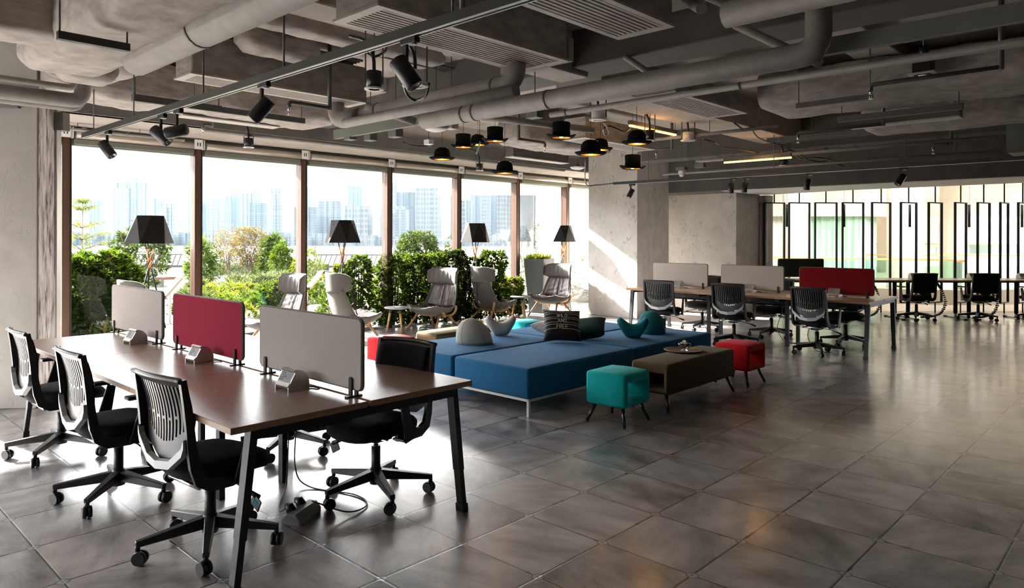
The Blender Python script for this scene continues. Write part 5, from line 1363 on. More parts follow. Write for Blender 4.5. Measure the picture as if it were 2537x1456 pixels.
# wooden stair handrails on steel posts
def stair_rail(pts, posts, label):
    t = empty('stair_handrail', (0, 0, 0), 0, label, 'handrail'); m = MB()
    for a, b in zip(pts, pts[1:]): m.beam(a, b, .09, .05)
    m.build('handrail', wood('cedar', (.10, .045, .025), (.14, .065, .035), .5, (2, 2, 2)) if 'cedar' not in M else M['cedar'], t)
    for p in posts:
        m = MB(); m.cyl((p.x, p.y, -.9), (p.x, p.y, p.z - .02), .022, seg=10); m.build('post', 'steel', t)
stair_rail([at(386, 12.0, zat(692, 12.0)), at(446, 12.0, zat(690, 12)), at(403, 10.9, zat(738, 10.9))], [at(421, 11.6, zat(694, 11.6))], 'cedar stair handrail on a steel post, left of the crimson screen')
stair_rail([at(820, 13.6, zat(676, 13.6)), at(798, 13.6, zat(674, 13.6)), at(762, 12.2, zat(716, 12.2))], [at(760, 12.3, zat(722, 12.3))], 'cedar stair handrail sloping down behind the wing chairs')
stair_rail([at(1275, 17.5, zat(678, 17.5)), at(1308, 18, zat(668, 18))], [at(1290, 17.8, zat(676, 17.8))], 'short cedar handrail left of the tall planter')
# tall grey planter, glass balustrade and kerb at the right end of the windows
t = empty('tall_planter', at(1336, 14.6, 0), .2, 'tall tapered grey planter with yellow-green grass', 'planter')
m = MB(); m.loft([[Vector((x * s, y * s, z)) for x, y in ((-1, -1), (1, -1), (1, 1), (-1, 1))] for s, z in ((.15, 0), (.235, zat(640, 14.6) - .02), (.235, zat(640, 14.6)), (.21, zat(640, 14.6)), (.20, zat(640, 14.6) - .06))], smooth=False); m.build('pot', mat('grey_fibre_planter', (.05, .055, .052), .6), t)
rnd = random.Random(9); leaves('grass', rosettes(rnd, [(Vector((rnd.uniform(-.2, .2), rnd.uniform(-.2, .2), zat(641, 14.6))), Vector((0, 0, 1))) for _ in range(150)], 6, .13, .02, 1), 'leafc', t)
t = empty('glass_balustrade', (0, 0, 0), 0, 'green-tinted glass balustrade outside the last windows', 'balustrade')
a, b = at(1268, 17.2, 0), at(1500, 20.5, 0); c = at(1268, 22, 0)
for p, q in ((at(1245, 19.5), at(1385, 17.2)), (at(1385, 17.2), at(1520, 16.8))):
    m = MB(); m.beam(p + Vector((0, 0, .60)), q + Vector((0, 0, .60)), .015, .85); m.build('glass_panel', 'glassg', t)
    m = MB(); m.beam(p + Vector((0, 0, 1.04)), q + Vector((0, 0, 1.04)), .05, .03); m.build('top_rail', 'steel', t)
    m = MB(); m.beam(p + Vector((0, 0, .12)), q + Vector((0, 0, .12)), .25, .27); m.build('kerb', 'gran', t)
# harbour and far shore
m = MB(); c = [Vector((*W(-2500, 64), 0)), Vector((*W(2500, 64), 0)), Vector((*W(3500, 2600), 0)), Vector((*W(-3500, 2600), 0))]
m.prism([(p.x, p.y) for p in c], -9, -8); tag(m.build('harbour_water', 'water'), 'pale hazy harbour water beyond the garden', 'water', kind='structure')
M['tower'] = None
def tower_mat(name, wall, win, sx, sz):
    m, nt, p = newmat(name); tc = N(nt, 'TexCoord'); mp = N(nt, 'Mapping'); L(nt, tc, 'Object', mp, 0)
    s = N(nt, 'SeparateXYZ'); L(nt, mp, 0, s, 0)
    def stripe(o, k, th):
        a = N(nt, 'Math', operation='MULTIPLY', i1=k); L(nt, s, o, a, 0); f = N(nt, 'Math', operation='FRACT'); L(nt, a, 0, f, 0)
        g_ = N(nt, 'Math', operation='GREATER_THAN', i1=th); L(nt, f, 0, g_, 0); return g_
    ax = N(nt, 'Math', operation='ADD'); L(nt, s, 'X', ax, 0); L(nt, s, 'Y', ax, 1)
    a = N(nt, 'Math', operation='MULTIPLY', i1=1 / sx); L(nt, ax, 0, a, 0); f = N(nt, 'Math', operation='FRACT'); L(nt, a, 0, f, 0); gx = N(nt, 'Math', operation='GREATER_THAN', i1=.45); L(nt, f, 0, gx, 0)
    gz = stripe('Z', 1 / sz, .4); mu = N(nt, 'Math', operation='MULTIPLY'); L(nt, gx, 0, mu, 0); L(nt, gz, 0, mu, 1)
    mx = N(nt, 'Mix', data_type='RGBA'); mx.inputs[6].default_value = (*wall, 1); mx.inputs[7].default_value = (*win, 1); L(nt, mu, 0, mx, 0)
    L(nt, mx, 2, p, 'Base Color'); p.inputs['Roughness'].default_value = .6; return m
TM = [tower_mat('tower_facade_a', (.050, .057, .062), (.014, .020, .024), 7, 3.4), tower_mat('tower_facade_b', (.032, .040, .046), (.010, .016, .020), 5, 3.2), tower_mat('tower_facade_c', (.060, .063, .064), (.022, .026, .028), 4, 6.5)]
for i, t_ in enumerate(TM): M['tw%d' % i] = t_
rnd = random.Random(21)
TW = []
def tower(u0, u1, vt, D_, k, step=0):
    a, b = at(u0, D_), at(u1, D_); w_ = (b - a).length; h = zat(vt, D_) + 8
    m = MB(); m.box((0, 0, h / 2), (w_, 26, h))
    if step: m.box((w_ * .1, 0, h + step / 2), (w_ * .5, 18, step)); m.box((-w_ * .3, 0, h * .45), (w_ * .5, 34, h * .9))
    for s in (-.5, -.17, .17, .5): m.box((s * w_ * .92, -13.6, h / 2), (1.6, 2, h * .99))
    o = m.build('city_tower', 'tw%d' % (k % 3)); p = (a + b) / 2; o.location = (p.x, p.y, -8); o.rotation_euler = (0, 0, YAW)
    TW.append(((u0 + u1) / 2, vt, o)); return tag(o, 'tower', 'tower', 'buildings on the far shore')
for u0, u1, vt, D_, k, st in ((298, 372, 455, 1250, 0, 8), (380, 398, 495, 1400, 1, 0), (408, 446, 508, 1150, 2, 6), (476, 508, 430, 1500, 0, 10), (232, 262, 500, 1500, 1, 0), (150, 190, 470, 1700, 2, 0), (520, 560, 492, 1500, 2, 0), (566, 600, 488, 1400, 1, 5), (606, 640, 480, 1300, 0, 0), (626, 668, 505, 1050, 1, 0), (676, 706, 470, 1350, 2, 8),
                          (736, 790, 515, 900, 1, 0), (745, 775, 470, 1500, 0, 5), (795, 850, 500, 950, 0, 0), (858, 918, 512, 900, 2, 0), (865, 900, 462, 1500, 1, 0), (948, 1010, 520, 880, 0, 4), (985, 1030, 478, 1000, 1, 0), (1032, 1092, 468, 980, 2, 0), (955, 985, 455, 1500, 0, 0)):
    tower(u0, u1, vt, D_, k, st)
u = 1118
while u < 1475:
    w_ = rnd.uniform(13, 26); tower(u, u + w_, rnd.uniform(452, 500), rnd.uniform(950, 1400), rnd.randint(0, 2), rnd.choice((0, 0, 6))); u += w_ * rnd.uniform(.85, 1.1)
for k in range(26):
    u0 = 150 + k * 52 + rnd.uniform(-10, 10); tower(u0, u0 + rnd.uniform(36, 60), rnd.uniform(575, 596), rnd.uniform(800, 860), rnd.randint(0, 2))
seen = {}
for u_, vt_, o in sorted(TW, key=lambda q: q[0]):
    kd = 'hazy low waterfront block' if vt_ > 560 else 'hazy blue-grey tower'
    k_ = (kd, bay(u_)); n_ = seen.get(k_, 0); seen[k_] = n_ + 1
    o['label'] = '%s across the harbour, %s from the left in the %s window' % (kd, ORD[n_], bay(u_))
# wooded ridge behind the towers
m = MB(); rows = []
for d, z in ((1500, -8), (1700, 1), (1900, 1)):
    pass
pts = [(100, 590), (250, 520), (420, 560), (560, 500), (700, 470), (800, 440), (880, 430), (980, 442), (1100, 455), (1250, 470), (1400, 490), (1600, 560)]
m.loft([[at(u_, 1750, -8) for u_, v_ in pts], [at(u_, 1900, zat(v_ * .45 + 590 * .55, 1900)) for u_, v_ in pts], [at(u_, 2100, zat(v_, 2100)) for u_, v_ in pts]], cap=False, closed=False)
tag(m.build('hill', mat('wooded_hill', (.014, .020, .018), .9, var=.3, vs=.01)), 'faint wooded ridge behind the far towers', 'hill', kind='structure')
# sea haze: a bank of mist standing over the harbour
hz = bpy.data.materials.new('sea_haze'); hz.use_nodes = True; nt = hz.node_tree; nt.nodes.clear(); ou = nt.nodes.new('ShaderNodeOutputMaterial')
vs_ = N(nt, 'VolumeScatter', Density=.00046, Anisotropy=.2); vs_.inputs['Color'].default_value = (.040, .064, .084, 1); L(nt, vs_, 0, ou, 'Volume')
m = MB(); c = [Vector((*W(-1800, 90), 0)), Vector((*W(1800, 90), 0)), Vector((*W(2600, 2300), 0)), Vector((*W(-2600, 2300), 0))]
m.prism([(p.x, p.y) for p in c], -7.9, 330); M['haze'] = hz
tag(m.build('sea_haze', 'haze'), 'bright sea haze hanging over the harbour and towers', 'haze', kind='stuff')
# ================================================================ ceiling services
SLAB = 3.42
def hang(o, x=0.0, y=0.0, z0=0.0, r=.006):
    k = o.scale.x; m = MB(); m.cyl((x, y, z0), (x, y, (SLAB - o.location.z) / k), r, seg=6); return m.build('hanger_rod', 'darkpipe', o)
RIGHT = Vector((CY, SY, 0)); FWD = Vector((-SY, CY, 0))
def ov(u, v, z):
    """room point at height z that the surveyed sight line (u, v) meets"""
    xx = (u - PCX) / FPX; zz = -(v - PCY) / FPX
    x = math.cos(ROLL) * xx + math.sin(ROLL) * zz; zr = -math.sin(ROLL) * xx + math.cos(ROLL) * zz
    t = (z - CAMH) / zr; p = (RIGHT * x + FWD) * t
    return Vector((p.x, p.y, z))
def along(p, q, z, axis):
    """two sighted points of one straight run, squared to the room axis"""
    a, b = ov(*p, z), ov(*q, z)
    if axis == 'x': y = (a.y + b.y) / 2; a.y = b.y = y
    else: x = (a.x + b.x) / 2; a.x = b.x = x
    return a, b
def pipe(name, pts, r, mt, label, cat='pipe', group=None, bands=(), seg=16):
    m = MB(); m.tube(pts, r, seg)
    pts = [Vector(p) for p in pts]
    for k in bands:
        n = len(pts) - 1; f = k * n; i = min(n - 1, int(f)); c = pts[i].lerp(pts[i + 1], f - i); d = (pts[i + 1] - pts[i]).normalized()
        m.cyl(c - d * .012, c + d * .012, r * 1.045, seg=seg, mi=1)
    return tag(m.build(name, [mt, 'darkpipe']), label, cat, group)
def elbow(a, b, c, r, n=6):
    """a-b-c with the corner at b rounded by radius r"""
    a, b, c = Vector(a), Vector(b), Vector(c); p = b + (a - b).normalized() * r; q = b + (c - b).normalized() * r; out = [a]
    for i in range(n + 1):
        t = i / n; out.append(p * (1 - t) ** 2 + b * 2 * t * (1 - t) + q * t * t)
    return out + [c]
def wrapped(name, c, size, label, seed, rot=0, amp=.03, mt='duct', n=6, r=.07, cat='duct'):
    """insulated duct: rounded box whose wrapping sags and puckers"""
    rnd = random.Random(seed); m = MB(); lx, ly, lz = size; R_ = []
    steps = max(8, int(max(lx, ly) / .08)); L_ = lx
    ph = [rnd.uniform(0, 6) for _ in range(8)]
    for i in range(steps + 1):
        t = i / steps; x = (t - .5) * L_; e = min(1, min(t, 1 - t) * steps / 1.2 + .0); k = .55 + .45 * math.sqrt(max(0, e)) if min(t, 1 - t) * steps < 1.2 else 1
        ring = []
        for j, (py, pz) in enumerate(rr(ly, lz, r, 7)):
            a = 2 * PI * j / 32
            b = 1 + amp * (math.sin(x * 7 + ph[0] + 2 * math.sin(a * 2 + ph[1])) + .6 * math.sin(x * 17 + ph[2] + a * 3) + .35 * math.sin(x * 41 + a * 5 + ph[3]))
            ring.append(Vector((x, py * b * k, pz * b * k - (amp * .6 * lz * math.cos(x * 5 + ph[4]) if pz < 0 else 0))))
        R_.append(ring)
    m.loft(R_); o = m.build(name, mt); o.location = c; o.rotation_euler = (0, 0, rot)
    return tag(o, label, cat)

# ---- fan-coil outlets: wrapped body, flat frame, long slats
def outlet(x0, x1, y0, y1, z, label, n=10, lift=.30, bodyextra=.0):
    t = empty('ceiling_outlet', ((x0 + x1) / 2, (y0 + y1) / 2, z), 0, label, 'air outlet'); lx, ly = x1 - x0, y1 - y0; f = .045
    m = MB(); m.b2((-lx / 2 + .012, -ly / 2 + .012, .012), (lx / 2 - .012, ly / 2 - .012, lift), bevel=.01, seg=1)
    m.bm.faces.ensure_lookup_table(); m.build('wrapped_body', 'duct', t)
    m = MB()
    m.b2((-lx / 2, -ly / 2, 0), (-lx / 2 + f, ly / 2, .016)); m.b2((lx / 2 - f, -ly / 2, 0), (lx / 2, ly / 2, .016))
    m.b2((-lx / 2 + f, -ly / 2, 0), (lx / 2 - f, -ly / 2 + f * 1.6, .016)); m.b2((-lx / 2 + f, ly / 2 - f * 1.6, 0), (lx / 2 - f, ly / 2, .016)); m.build('outlet_frame', 'grille', t)
    w = lx - 2 * f
    for k in range(n):
        m = MB(); x = -w / 2 + w * (k + .5) / n; m.b2((x - w / n * .22, -ly / 2 + f, .002), (x + w / n * .22, ly / 2 - f, .012)); m.build('slat', 'grille', t)
    m = MB(); m.b2((-w / 2, -ly / 2 + f, .0135), (w / 2, ly / 2 - f, .0155)); m.build('dark_throat', 'void', t)
    return t
outlet(-3.87, -3.39, 2.47, 4.27, 2.90, 'large slatted air outlet above the near desk, nearest the viewer', 10, .36)
outlet(-6.29, -5.93, 2.43, 4.21, 2.90, 'slatted air outlet over the near desk, closer to the windows', 9, .36)
outlet(-2.78, -2.34, 2.30, 4.04, 2.90, 'slatted air outlet at the top edge of the picture', 9, .20)
outlet(-3.86, -3.38, 5.85, 7.38, 2.90, 'slatted air outlet beyond the long grey pipe', 10, .20)
outlet(-6.20, -5.80, 7.66, 9.44, 2.90, 'slatted air outlet behind the hat lamps, lit amber by the tube', 9, .30)
# tan closure boards beside the outlets
for p0, p1, lab in (((-4.16, 4.30, 2.92), (-3.42, 4.36, 3.10), 'tan end board past the nearest air outlet'), ((-3.92, 5.6, 2.93), (-3.86, 7.9, 3.0), 'tan edge board beside the far air outlet')):
    m = MB(); m.b2(p0, p1); tag(m.build('closure_board', 'slab'), lab, 'board')
# ---- wrapped ducts
wrapped('insulated_duct', (-4.75, 1.56, 2.99), (3.1, .60, .42), 'big plaster-wrapped duct at the top left corner', 5, 0, .028, r=.12)
wrapped('insulated_duct', (-6.22, 1.74, 2.86), (.30, .40, .20), 'stepped lower end of the big wrapped duct at the top left', 8, 0, .03, r=.09)
wrapped('insulated_duct', (-5.45, .50, 2.98), (2.2, .42, .32), 'dark-sided wrapped duct leaving the picture at the upper left', 6, PI / 2, .02, r=.06)
wrapped('insulated_duct', (-7.35, 3.15, 3.02), (2.9, .62, .40), 'long wrapped duct beside the window-side air outlet', 7, PI / 2, .035, r=.10)
wrapped('insulated_duct', (-6.75, 1.95, 3.08), (.9, .50, .34), 'short wrapped elbow duct under the big pipes', 9, .3, .05, r=.12)
wrapped('insulated_duct', (-5.75, 3.12, 3.24), (.75, .26, .24), 'small puckered wrapped duct curling over the air outlet', 10, PI / 2, .07, r=.10)
wrapped('insulated_duct', (-2.95, 3.45, 3.22), (2.2, .30, .22), 'puckered wrapped duct in front of the top air outlet', 11, PI / 2, .05, r=.09)
wrapped('insulated_duct', (-6.75, 8.2, 3.03), (2.1, .62, .36), 'wrapped duct behind the hat lamps near the windows', 12, PI / 2, .035, r=.1)
wrapped('insulated_duct', (-2.0, 7.9, 3.12), (2.7, 1.15, .36), 'very large wrapped duct with pinched wrapping at the upper right', 13, .06, .022, r=.14)
wrapped('insulated_duct', (-1.65, 9.45, 3.0), (2.3, .62, .34), 'lower wrapped duct behind the very large one, upper right', 14, .03, .02, r=.08)
wrapped('insulated_duct', (-5.15, 3.35, 3.26), (2.3, .22, .16), 'thin flat wrapped duct strip beside the tan beam', 15, PI / 2, .05, r=.06)
# support angles and slot diffusers
def bar(p, q, z, axis, w, h, mt, name, label, cat='strut'):
    a, b = along(p, q, z, axis); t = empty(name, a, 0, label, cat); b = b - a; m = MB(); m.beam((0, 0, 0), b, w, h); m.build('angle_bar', mt, t)
    for f in (.03, .97): m = MB(); c = b * f; m.cyl(c, c + Vector((0, 0, SLAB - z)), .006, seg=6); m.build('hanger_rod', 'darkpipe', t)
    return t
bar((140, 88), (322, 118), 2.68, 'y', .045, .045, 'black', 'support_angle', 'black support angle slung under the big wrapped duct, upper left')
bar((330, 240), (545, 272), 2.74, 'y', .04, .06, 'darkpipe', 'support_angle', 'dark support angle under the window-side wrapped duct')
bar((470, 262), (755, 300), 2.78, 'y', .04, .055, 'darkpipe', 'support_angle', 'dark support angle continuing under the window-side duct')
bar((1975, 263), (2160, 238), 2.86, 'x', .04, .05, 'darkpipe', 'support_angle', 'dark support angle under the very large wrapped duct')
bar((2078, 297), (2385, 262), 2.80, 'x', .04, .06, 'darkpipe', 'support_angle', 'long dark support angle at the upper right')
def slot_diffuser(p, q, z, axis, w, h, label):
    a, b = along(p, q, z, axis); c = (a + b) / 2; L_ = (b - a).length; t = empty('slot_diffuser', c, 0 if axis == 'x' else PI / 2, label, 'air outlet')
    m = MB(); m.box((0, 0, h / 2 + .01), (L_, w, h)); m.build('diffuser_body', 'darkpipe', t)
    m = MB(); m.box((0, 0, 0), (L_ + .01, w + .02, .014)); m.build('diffuser_face', 'grille', t)
slot_diffuser((440, 288), (690, 315), 2.80, 'y', .16, .14, 'dark slot diffuser with a pale face above the first window post')
slot_diffuser((1262, 388), (1400, 405), 2.78, 'y', .16, .12, 'dark slot diffuser above the sixth window')
slot_diffuser((2108, 318), (2380, 290), 2.78, 'x', .16, .12, 'dark slot diffuser with a pale face at the upper right')

# ---- pipes
a, b = along((335, 150), (690, -12), 2.78, 'x'); b.x = 1.0
pipe('large_pipe', [a, b], .105, 'pipe', 'large grey pipe across the top left of the picture', bands=(.17,))
a, b = along((262, 150), (560, 0), 2.92, 'x'); b.x = 1.0
pipe('large_pipe', [a, b], .085, 'pipe', 'second grey pipe behind the large one at the top left')
a = ov(0, 226, 2.70); b = ov(205, 252, 2.70); X_ = (a.x + b.x) / 2
pipe('bent_pipe', elbow((X_, -2, 2.70), (X_, b.y, 2.70), (X_, b.y, 3.25), .10), .062, 'pipe', 'grey pipe at the left that turns up into the ceiling')
pipe('bent_pipe', elbow((X_ + .09, -2, 2.79), (X_ + .09, b.y - .09, 2.79), (X_ + .09, b.y - .09, 3.25), .05), .026, 'pipe', 'thinner grey pipe at the left that turns up beside the first')
pipe('bent_pipe', elbow((X_ - .10, -2, 2.665), (X_ - .10, b.y - .0, 2.665), (X_ - .16, b.y + .04, 3.25), .08), .045, 'pipe', 'lower grey pipe at the left hiding behind the other bent pipes')
a, b = along((895, 285), (1275, 205), 2.75, 'x')
pipe('large_pipe', elbow(a, b, b + Vector((0, .0, .5)), .14), .078, 'pipe', 'large grey pipe in the middle of the ceiling, upper of a pair', bands=(.02, .12))
a2, b2 = along((872, 303), (1275, 222), 2.66, 'x'); 
pipe('large_pipe', [a2 + Vector((-.1, 0, 0)), b2], .045, 'pipe', 'slimmer grey pipe below the pair in the middle of the ceiling')
pipe('large_pipe', elbow((a.x - .35, a.y - .05, 3.3), (a.x - .35, a.y - .05, 2.72), (a.x + .05, a.y - .05, 2.72), .16), .085, 'pipe', 'grey pipe elbow dropping at the left end of the middle pair')
a, b = along((1050, 300), (1800, 170), 2.62, 'x'); b.x = ov(2048, 140, 2.62).x; YP = a.y
pipe('large_pipe', elbow(a, b, b + Vector((0, 0, .8)), .12), .074, 'pipe', 'very long grey pipe running from the centre to the right', bands=(.02, .025, .055))
a, b = along((840, 335), (1600, 192), 2.70, 'x'); b.x = 4.5
m = MB(); m.beam(a, b, .05, .10); tag(m.build('cable_trunking', 'soffit'), 'flat grey-green trunking running behind the very long pipe', 'trunking')
a, b = along((1375, 287), (2040, 175), 2.56, 'x'); b.x = 4.5
pipe('thin_pipe', [a, b], .024, 'pipe', 'thin pipe parallel to the very long pipe, just below it', bands=(.02, .2))
a, b = along((1795, 36), (2075, -24), 2.90, 'x'); b.x = 4.5
pipe('large_pipe', [a, b], .080, 'pipe', 'big grey pipe at the top right of the picture')
for (p, q, z0, z1, r, lab) in (((1548, 140), (1652, 210), 3.10, 2.70, .026, 'thin sloping drain pipe meeting the long pipe, middle one'), ((1822, 62), (2032, 158), 3.05, 2.66, .030, 'long sloping drain pipe meeting the long pipe at the right'), ((1700, 0), (1738, 22), 3.1, 2.95, .035, 'short sloping pipe at the very top right of centre'), ((1870, 35), (1745, -14), 3.0, 3.15, .035, 'sloping pipe crossing the big pipe at the top right'), ((905, 262), (1030, 302), 2.80, 2.66, .040, 'dark sloping pipe left end of the long pipe'), ((1196, 289), (1470, 322), 2.84, 2.80, .040, 'dark pipe behind the top hat lamps')):
    pipe('drain_pipe', [ov(*p, z0), ov(*q, z1)], r, 'pipe', lab)
pts = [ov(509, 320, 2.76), ov(880, 362, 2.76)]; X_ = -8.05
a, b = along((880, 362), (1391, 423), 2.78, 'y'); c = ov(509, 320, 2.78)
pipe('sprinkler_pipe', [(a.x, c.y, 2.78), (a.x, b.y, 2.78)], .022, 'pipe', 'sprinkler pipe running the length of the windows', seg=10)
a, b = along((470, 312), (400, 300), 2.80, 'y')
# sprinklers
def sprinkler(u, v, z, label, arm=(0, 0, 0)):
    p = ov(u, v, z); t = empty('sprinkler', p, 0, label, 'sprinkler', 'sprinkler heads')
    m = MB(); m.cyl((0, 0, .02), (0, 0, .06), .012, seg=8); m.cyl((0, 0, -.018), (0, 0, -.015), .016, seg=10); m.cyl((-.008, 0, -.015), (-.008, 0, .02), .003, seg=5); m.cyl((.008, 0, -.015), (.008, 0, .02), .003, seg=5); m.build('head', 'chrome', t)
    m = MB(); m.cyl((0, 0, -.012), (0, 0, .018), .003, seg=6); m.build('bulb', 'red', t)
    A_ = Vector(arm); m = MB(); m.tube(elbow((0, 0, .05), (0, 0, .10), tuple(A_ + Vector((0, 0, .10))), .03) if A_.length > .01 else [(0, 0, .05), (0, 0, SLAB - z)], .018, 10)
    if A_.length > .01: m.tube([A_ + Vector((0, 0, .08)), A_ + Vector((0, 0, SLAB - z))], .02, 10)
    m.build('supply_arm', 'darkpipe', t)
sprinkler(716, 280, 2.66, 'sprinkler on a short dark arm above the second window post', (0, .42, 0))
sprinkler(503, 330, 2.70, 'sprinkler at the start of the window-side pipe', (0, .1, 0))
sprinkler(1350, 373, 2.66, 'sprinkler between the hat lamps', (0, -.5, 0))
sprinkler(1146, 45, 2.78, 'sprinkler just beyond the near track light')
sprinkler(2157, 240, 2.72, 'sprinkler under the very large wrapped duct', (.9, 0, 0))
sprinkler(1977, 350, 2.66, 'sprinkler above the right amber tube', (.9, 0, 0))
sprinkler(1626, 388, 2.70, 'sprinkler above the plastered column', (.25, 0, 0))
sprinkler(2312, 378, 2.66, 'sprinkler on the far right pipe run', (.2, 0, 0))
# conduits in bundles on the slab and beams
def conduits(p, q, z, axis, n, gap, r, label, mt='darkpipe', ext=0):
    a, b = along(p, q, z, axis); t = empty('conduit_bundle', (0, 0, 0), 0, label, 'conduits')
    for k in range(n):
        o_ = Vector((gap * k, 0, 0)) if axis == 'y' else Vector((0, gap * k, 0)); m = MB(); m.tube([a + o_, b + o_], r, 8); m.build('conduit', mt, t)
    m = MB()
    for f in (.15, .5, .85):
        c = a.lerp(b, f) + (Vector((gap * (n - 1) / 2, 0, 0)) if axis == 'y' else Vector((0, gap * (n - 1) / 2, 0)))
        m.box(c + Vector((0, 0, r + .01)), (gap * n + .06, .03, .012) if axis == 'y' else (.03, gap * n + .06, .012))
    m.build('saddle', 'darkpipe', t)
conduits((560, 82), (860, 162), 3.30, 'y', 4, .055, .014, 'bundle of dark conduits crossing above the near track, left')
conduits((640, 50), (905, 122), 3.36, 'y', 3, .055, .014, 'bundle of dark conduits beside the tan beam, top left of centre')
conduits((820, 110), (1270, 215), 3.34, 'y', 4, .05, .013, 'long bundle of dark conduits between outlet and middle pipes')
conduits((1440, 215), (1880, 300), 3.30, 'y', 4, .05, .013, 'bundle of dark conduits above the far air outlet')
conduits((1330, 310), (1480, 335), 3.2, 'y', 3, .05, .013, 'short bundle of dark conduits above the bowler hats')
conduits((1720, 300), (2000, 352), 3.25, 'y', 3, .05, .013, 'bundle of dark conduits above the amber tubes')
conduits((1500, 345), (1960, 322), 2.88, 'x', 2, .07, .016, 'pair of conduits crossing before the far cross beam', 'pipe')
conduits((1700, 395), (2480, 345), 2.80, 'x', 2, .09, .022, 'pair of grey pipes under the far cross beam', 'pipe')
conduits((1640, 432), (2480, 375), 2.66, 'x', 1, .09, .020, 'single grey pipe just above the far track', 'pipe')
conduits((1960, 335), (2480, 295), 2.96, 'x', 1, .1, .05, 'thick dark pipe run at the far right', 'darkpipe')
conduits((150, 322), (470, 345), 2.80, 'y', 1, .05, .018, 'single conduit over the first window', 'pipe')
# ladder tray, upper right
a, b = along((1890, 345), (2440, 300), 2.92, 'x'); t = empty('cable_ladder', (0, 0, 0), 0, 'perforated cable ladder at the upper right', 'cable tray')
m = MB(); m.beam(a, b, .015, .06); m.beam(a + Vector((0, .2, 0)), b + Vector((0, .2, 0)), .015, .06)
for k in range(40):
    c = a.lerp(b, k / 39); m.beam(c, c + Vector((0, .2, 0)), .02, .012)
m.build('ladder', 'darkpipe', t)
# conduit line with boxes across the flat slab at the right
a, b = ov(2160 + 200, 165, 3.38), ov(2520, 300, 3.38)
t = empty('conduit_run', (0, 0, 0), 0, 'conduit run with junction boxes across the slab at the far right', 'conduits')
m = MB(); m.tube([a, b], .018, 8); m.tube([a + Vector((.06, 0, 0)), b + Vector((.06, 0, 0))], .018, 8); m.build('conduit', 'darkpipe', t)
for f in (.0, .55): m = MB(); m.box(a.lerp(b, f), (.22, .16, .09)); m.build('junction_box', 'darkpipe', t)
for p, q, lab in (((2400, 155), (2540, 138), 'thin conduit to the right edge of the picture, upper'), ((2440, 245), (2540, 232), 'thin conduit to the right edge of the picture, lower')):
    pipe('thin_conduit', [ov(*p, 3.38), ov(*q, 3.38)], .012, 'darkpipe', lab, 'conduit', seg=8)
# black speaker / emergency boxes hanging at the right
bx = None
for i, (u, v, lab) in enumerate(((2288, 188, 'black boxed downlight with bright square rim, upper right'), (2378, 250, 'black boxed downlight, second in the row at the right'), (2449, 298, 'black boxed downlight, third in the row at the right'), (2514, 330, 'black boxed downlight at the right edge'))):
    if bx is None:
        bx = empty('square_downlight'); tag(bx, cat='ceiling lamp')
        m = MB(); m.box((0, 0, .10), (.15, .15, .16), bevel=.005); m.cyl((0, 0, .18), (0, 0, .26), .04, seg=12); m.build('lamp_body', 'black', bx)
        m = MB(); m.box((0, 0, .012), (.22, .22, .012)); m.build('rim', 'grille', bx)
        m = MB(); m.box((0, 0, .005), (.13, .13, .004)); m.cyl((0, 0, 0), (0, 0, .005), .045, seg=16, mi=1); m.build('lamp_face', ['void', 'lens'], bx)
        m = MB(); m.cyl((0, 0, .25), (0, 0, .42), .008, seg=6); m.build('hanger', 'darkpipe', bx)
    put(bx, i, ov(u, v, 3.0), 0, lab, 'square black downlights')
# big bulkhead box at the far right with pale underside
a = ov(2493, 378, 2.56)
m = MB(); m.b2((a.x, a.y, 2.56), (a.x + 3, a.y + .9, 3.3)); m.b2((a.x + .02, a.y - .02, 2.545), (a.x + 3, a.y + .92, 2.558), mi=1)
tag(m.build('trim_duct_casing', ['soffit', 'slab']), 'dark green duct casing at the right edge with pale underside', 'casing', kind='structure')
# downlight cans
def can(mt, rim, h=.13, r=.055):
    t = empty('downlight'); tag(t, cat='ceiling lamp')
    m = MB(); m.cyl((0, 0, .008), (0, 0, h), r, seg=22); m.build('can', mt, t)
    m = MB(); m.lathe([(r * .72, 0), (r * 1.28, 0), (r * 1.28, .010), (r, .014), (r * .7, .014)], seg=26); m.build('trim_ring', 'white', t)
    m = MB(); m.cyl((0, 0, .006), (0, 0, .010), r * .8, seg=22); m.build('lens', rim, t)
    m = MB(); m.b2((-r * 1.2, -.008, h * .3), (-r * 1.05, .008, h + .32)); m.b2((r * 1.05, -.008, h * .3), (r * 1.2, .008, h + .32)); m.build('strap', 'darkpipe', t)
    m = MB(); m.tube(bez([(0, 0, h), (-.01, 0, h + .12), (-.07, 0, h + .22), (-.18, .02, h + .26)], 6), .013, 8); m.build('flex', 'black', t)
    return t
cb = can('black', 'lens')
for i, (u, v, z, s, lab) in enumerate(((927, 222, 2.60, 1.0, 'black canned downlight left of the nearest track spotlight'), (1610, 349, 2.72, 1.0, 'black canned downlight in front of the upper amber tube'), (1941, 411, 2.66, 1.0, 'black canned downlight at the end of the lower amber tube'), (616, 366, 2.62, .9, 'small black downlight hanging above the second window'), (1188, 423, 2.62, .9, 'small black downlight hanging above the fifth window'))):
    put(cb, i, ov(u, v, z), .8, lab, 'canned downlights', scale=s)
cw = can('white', 'white', .11, .075)
for i, (u, v, z, lab) in enumerate(((1029, 214, 2.64, 'white canned downlight behind the nearest track spotlight'), (1482, 298, 2.80, 'white canned downlight above the bowler hat lamps'), (1705, 349, 2.80, 'white canned downlight right of the amber tube'))):
    put(cw, i, ov(u, v, z), .8, lab, 'canned downlights')
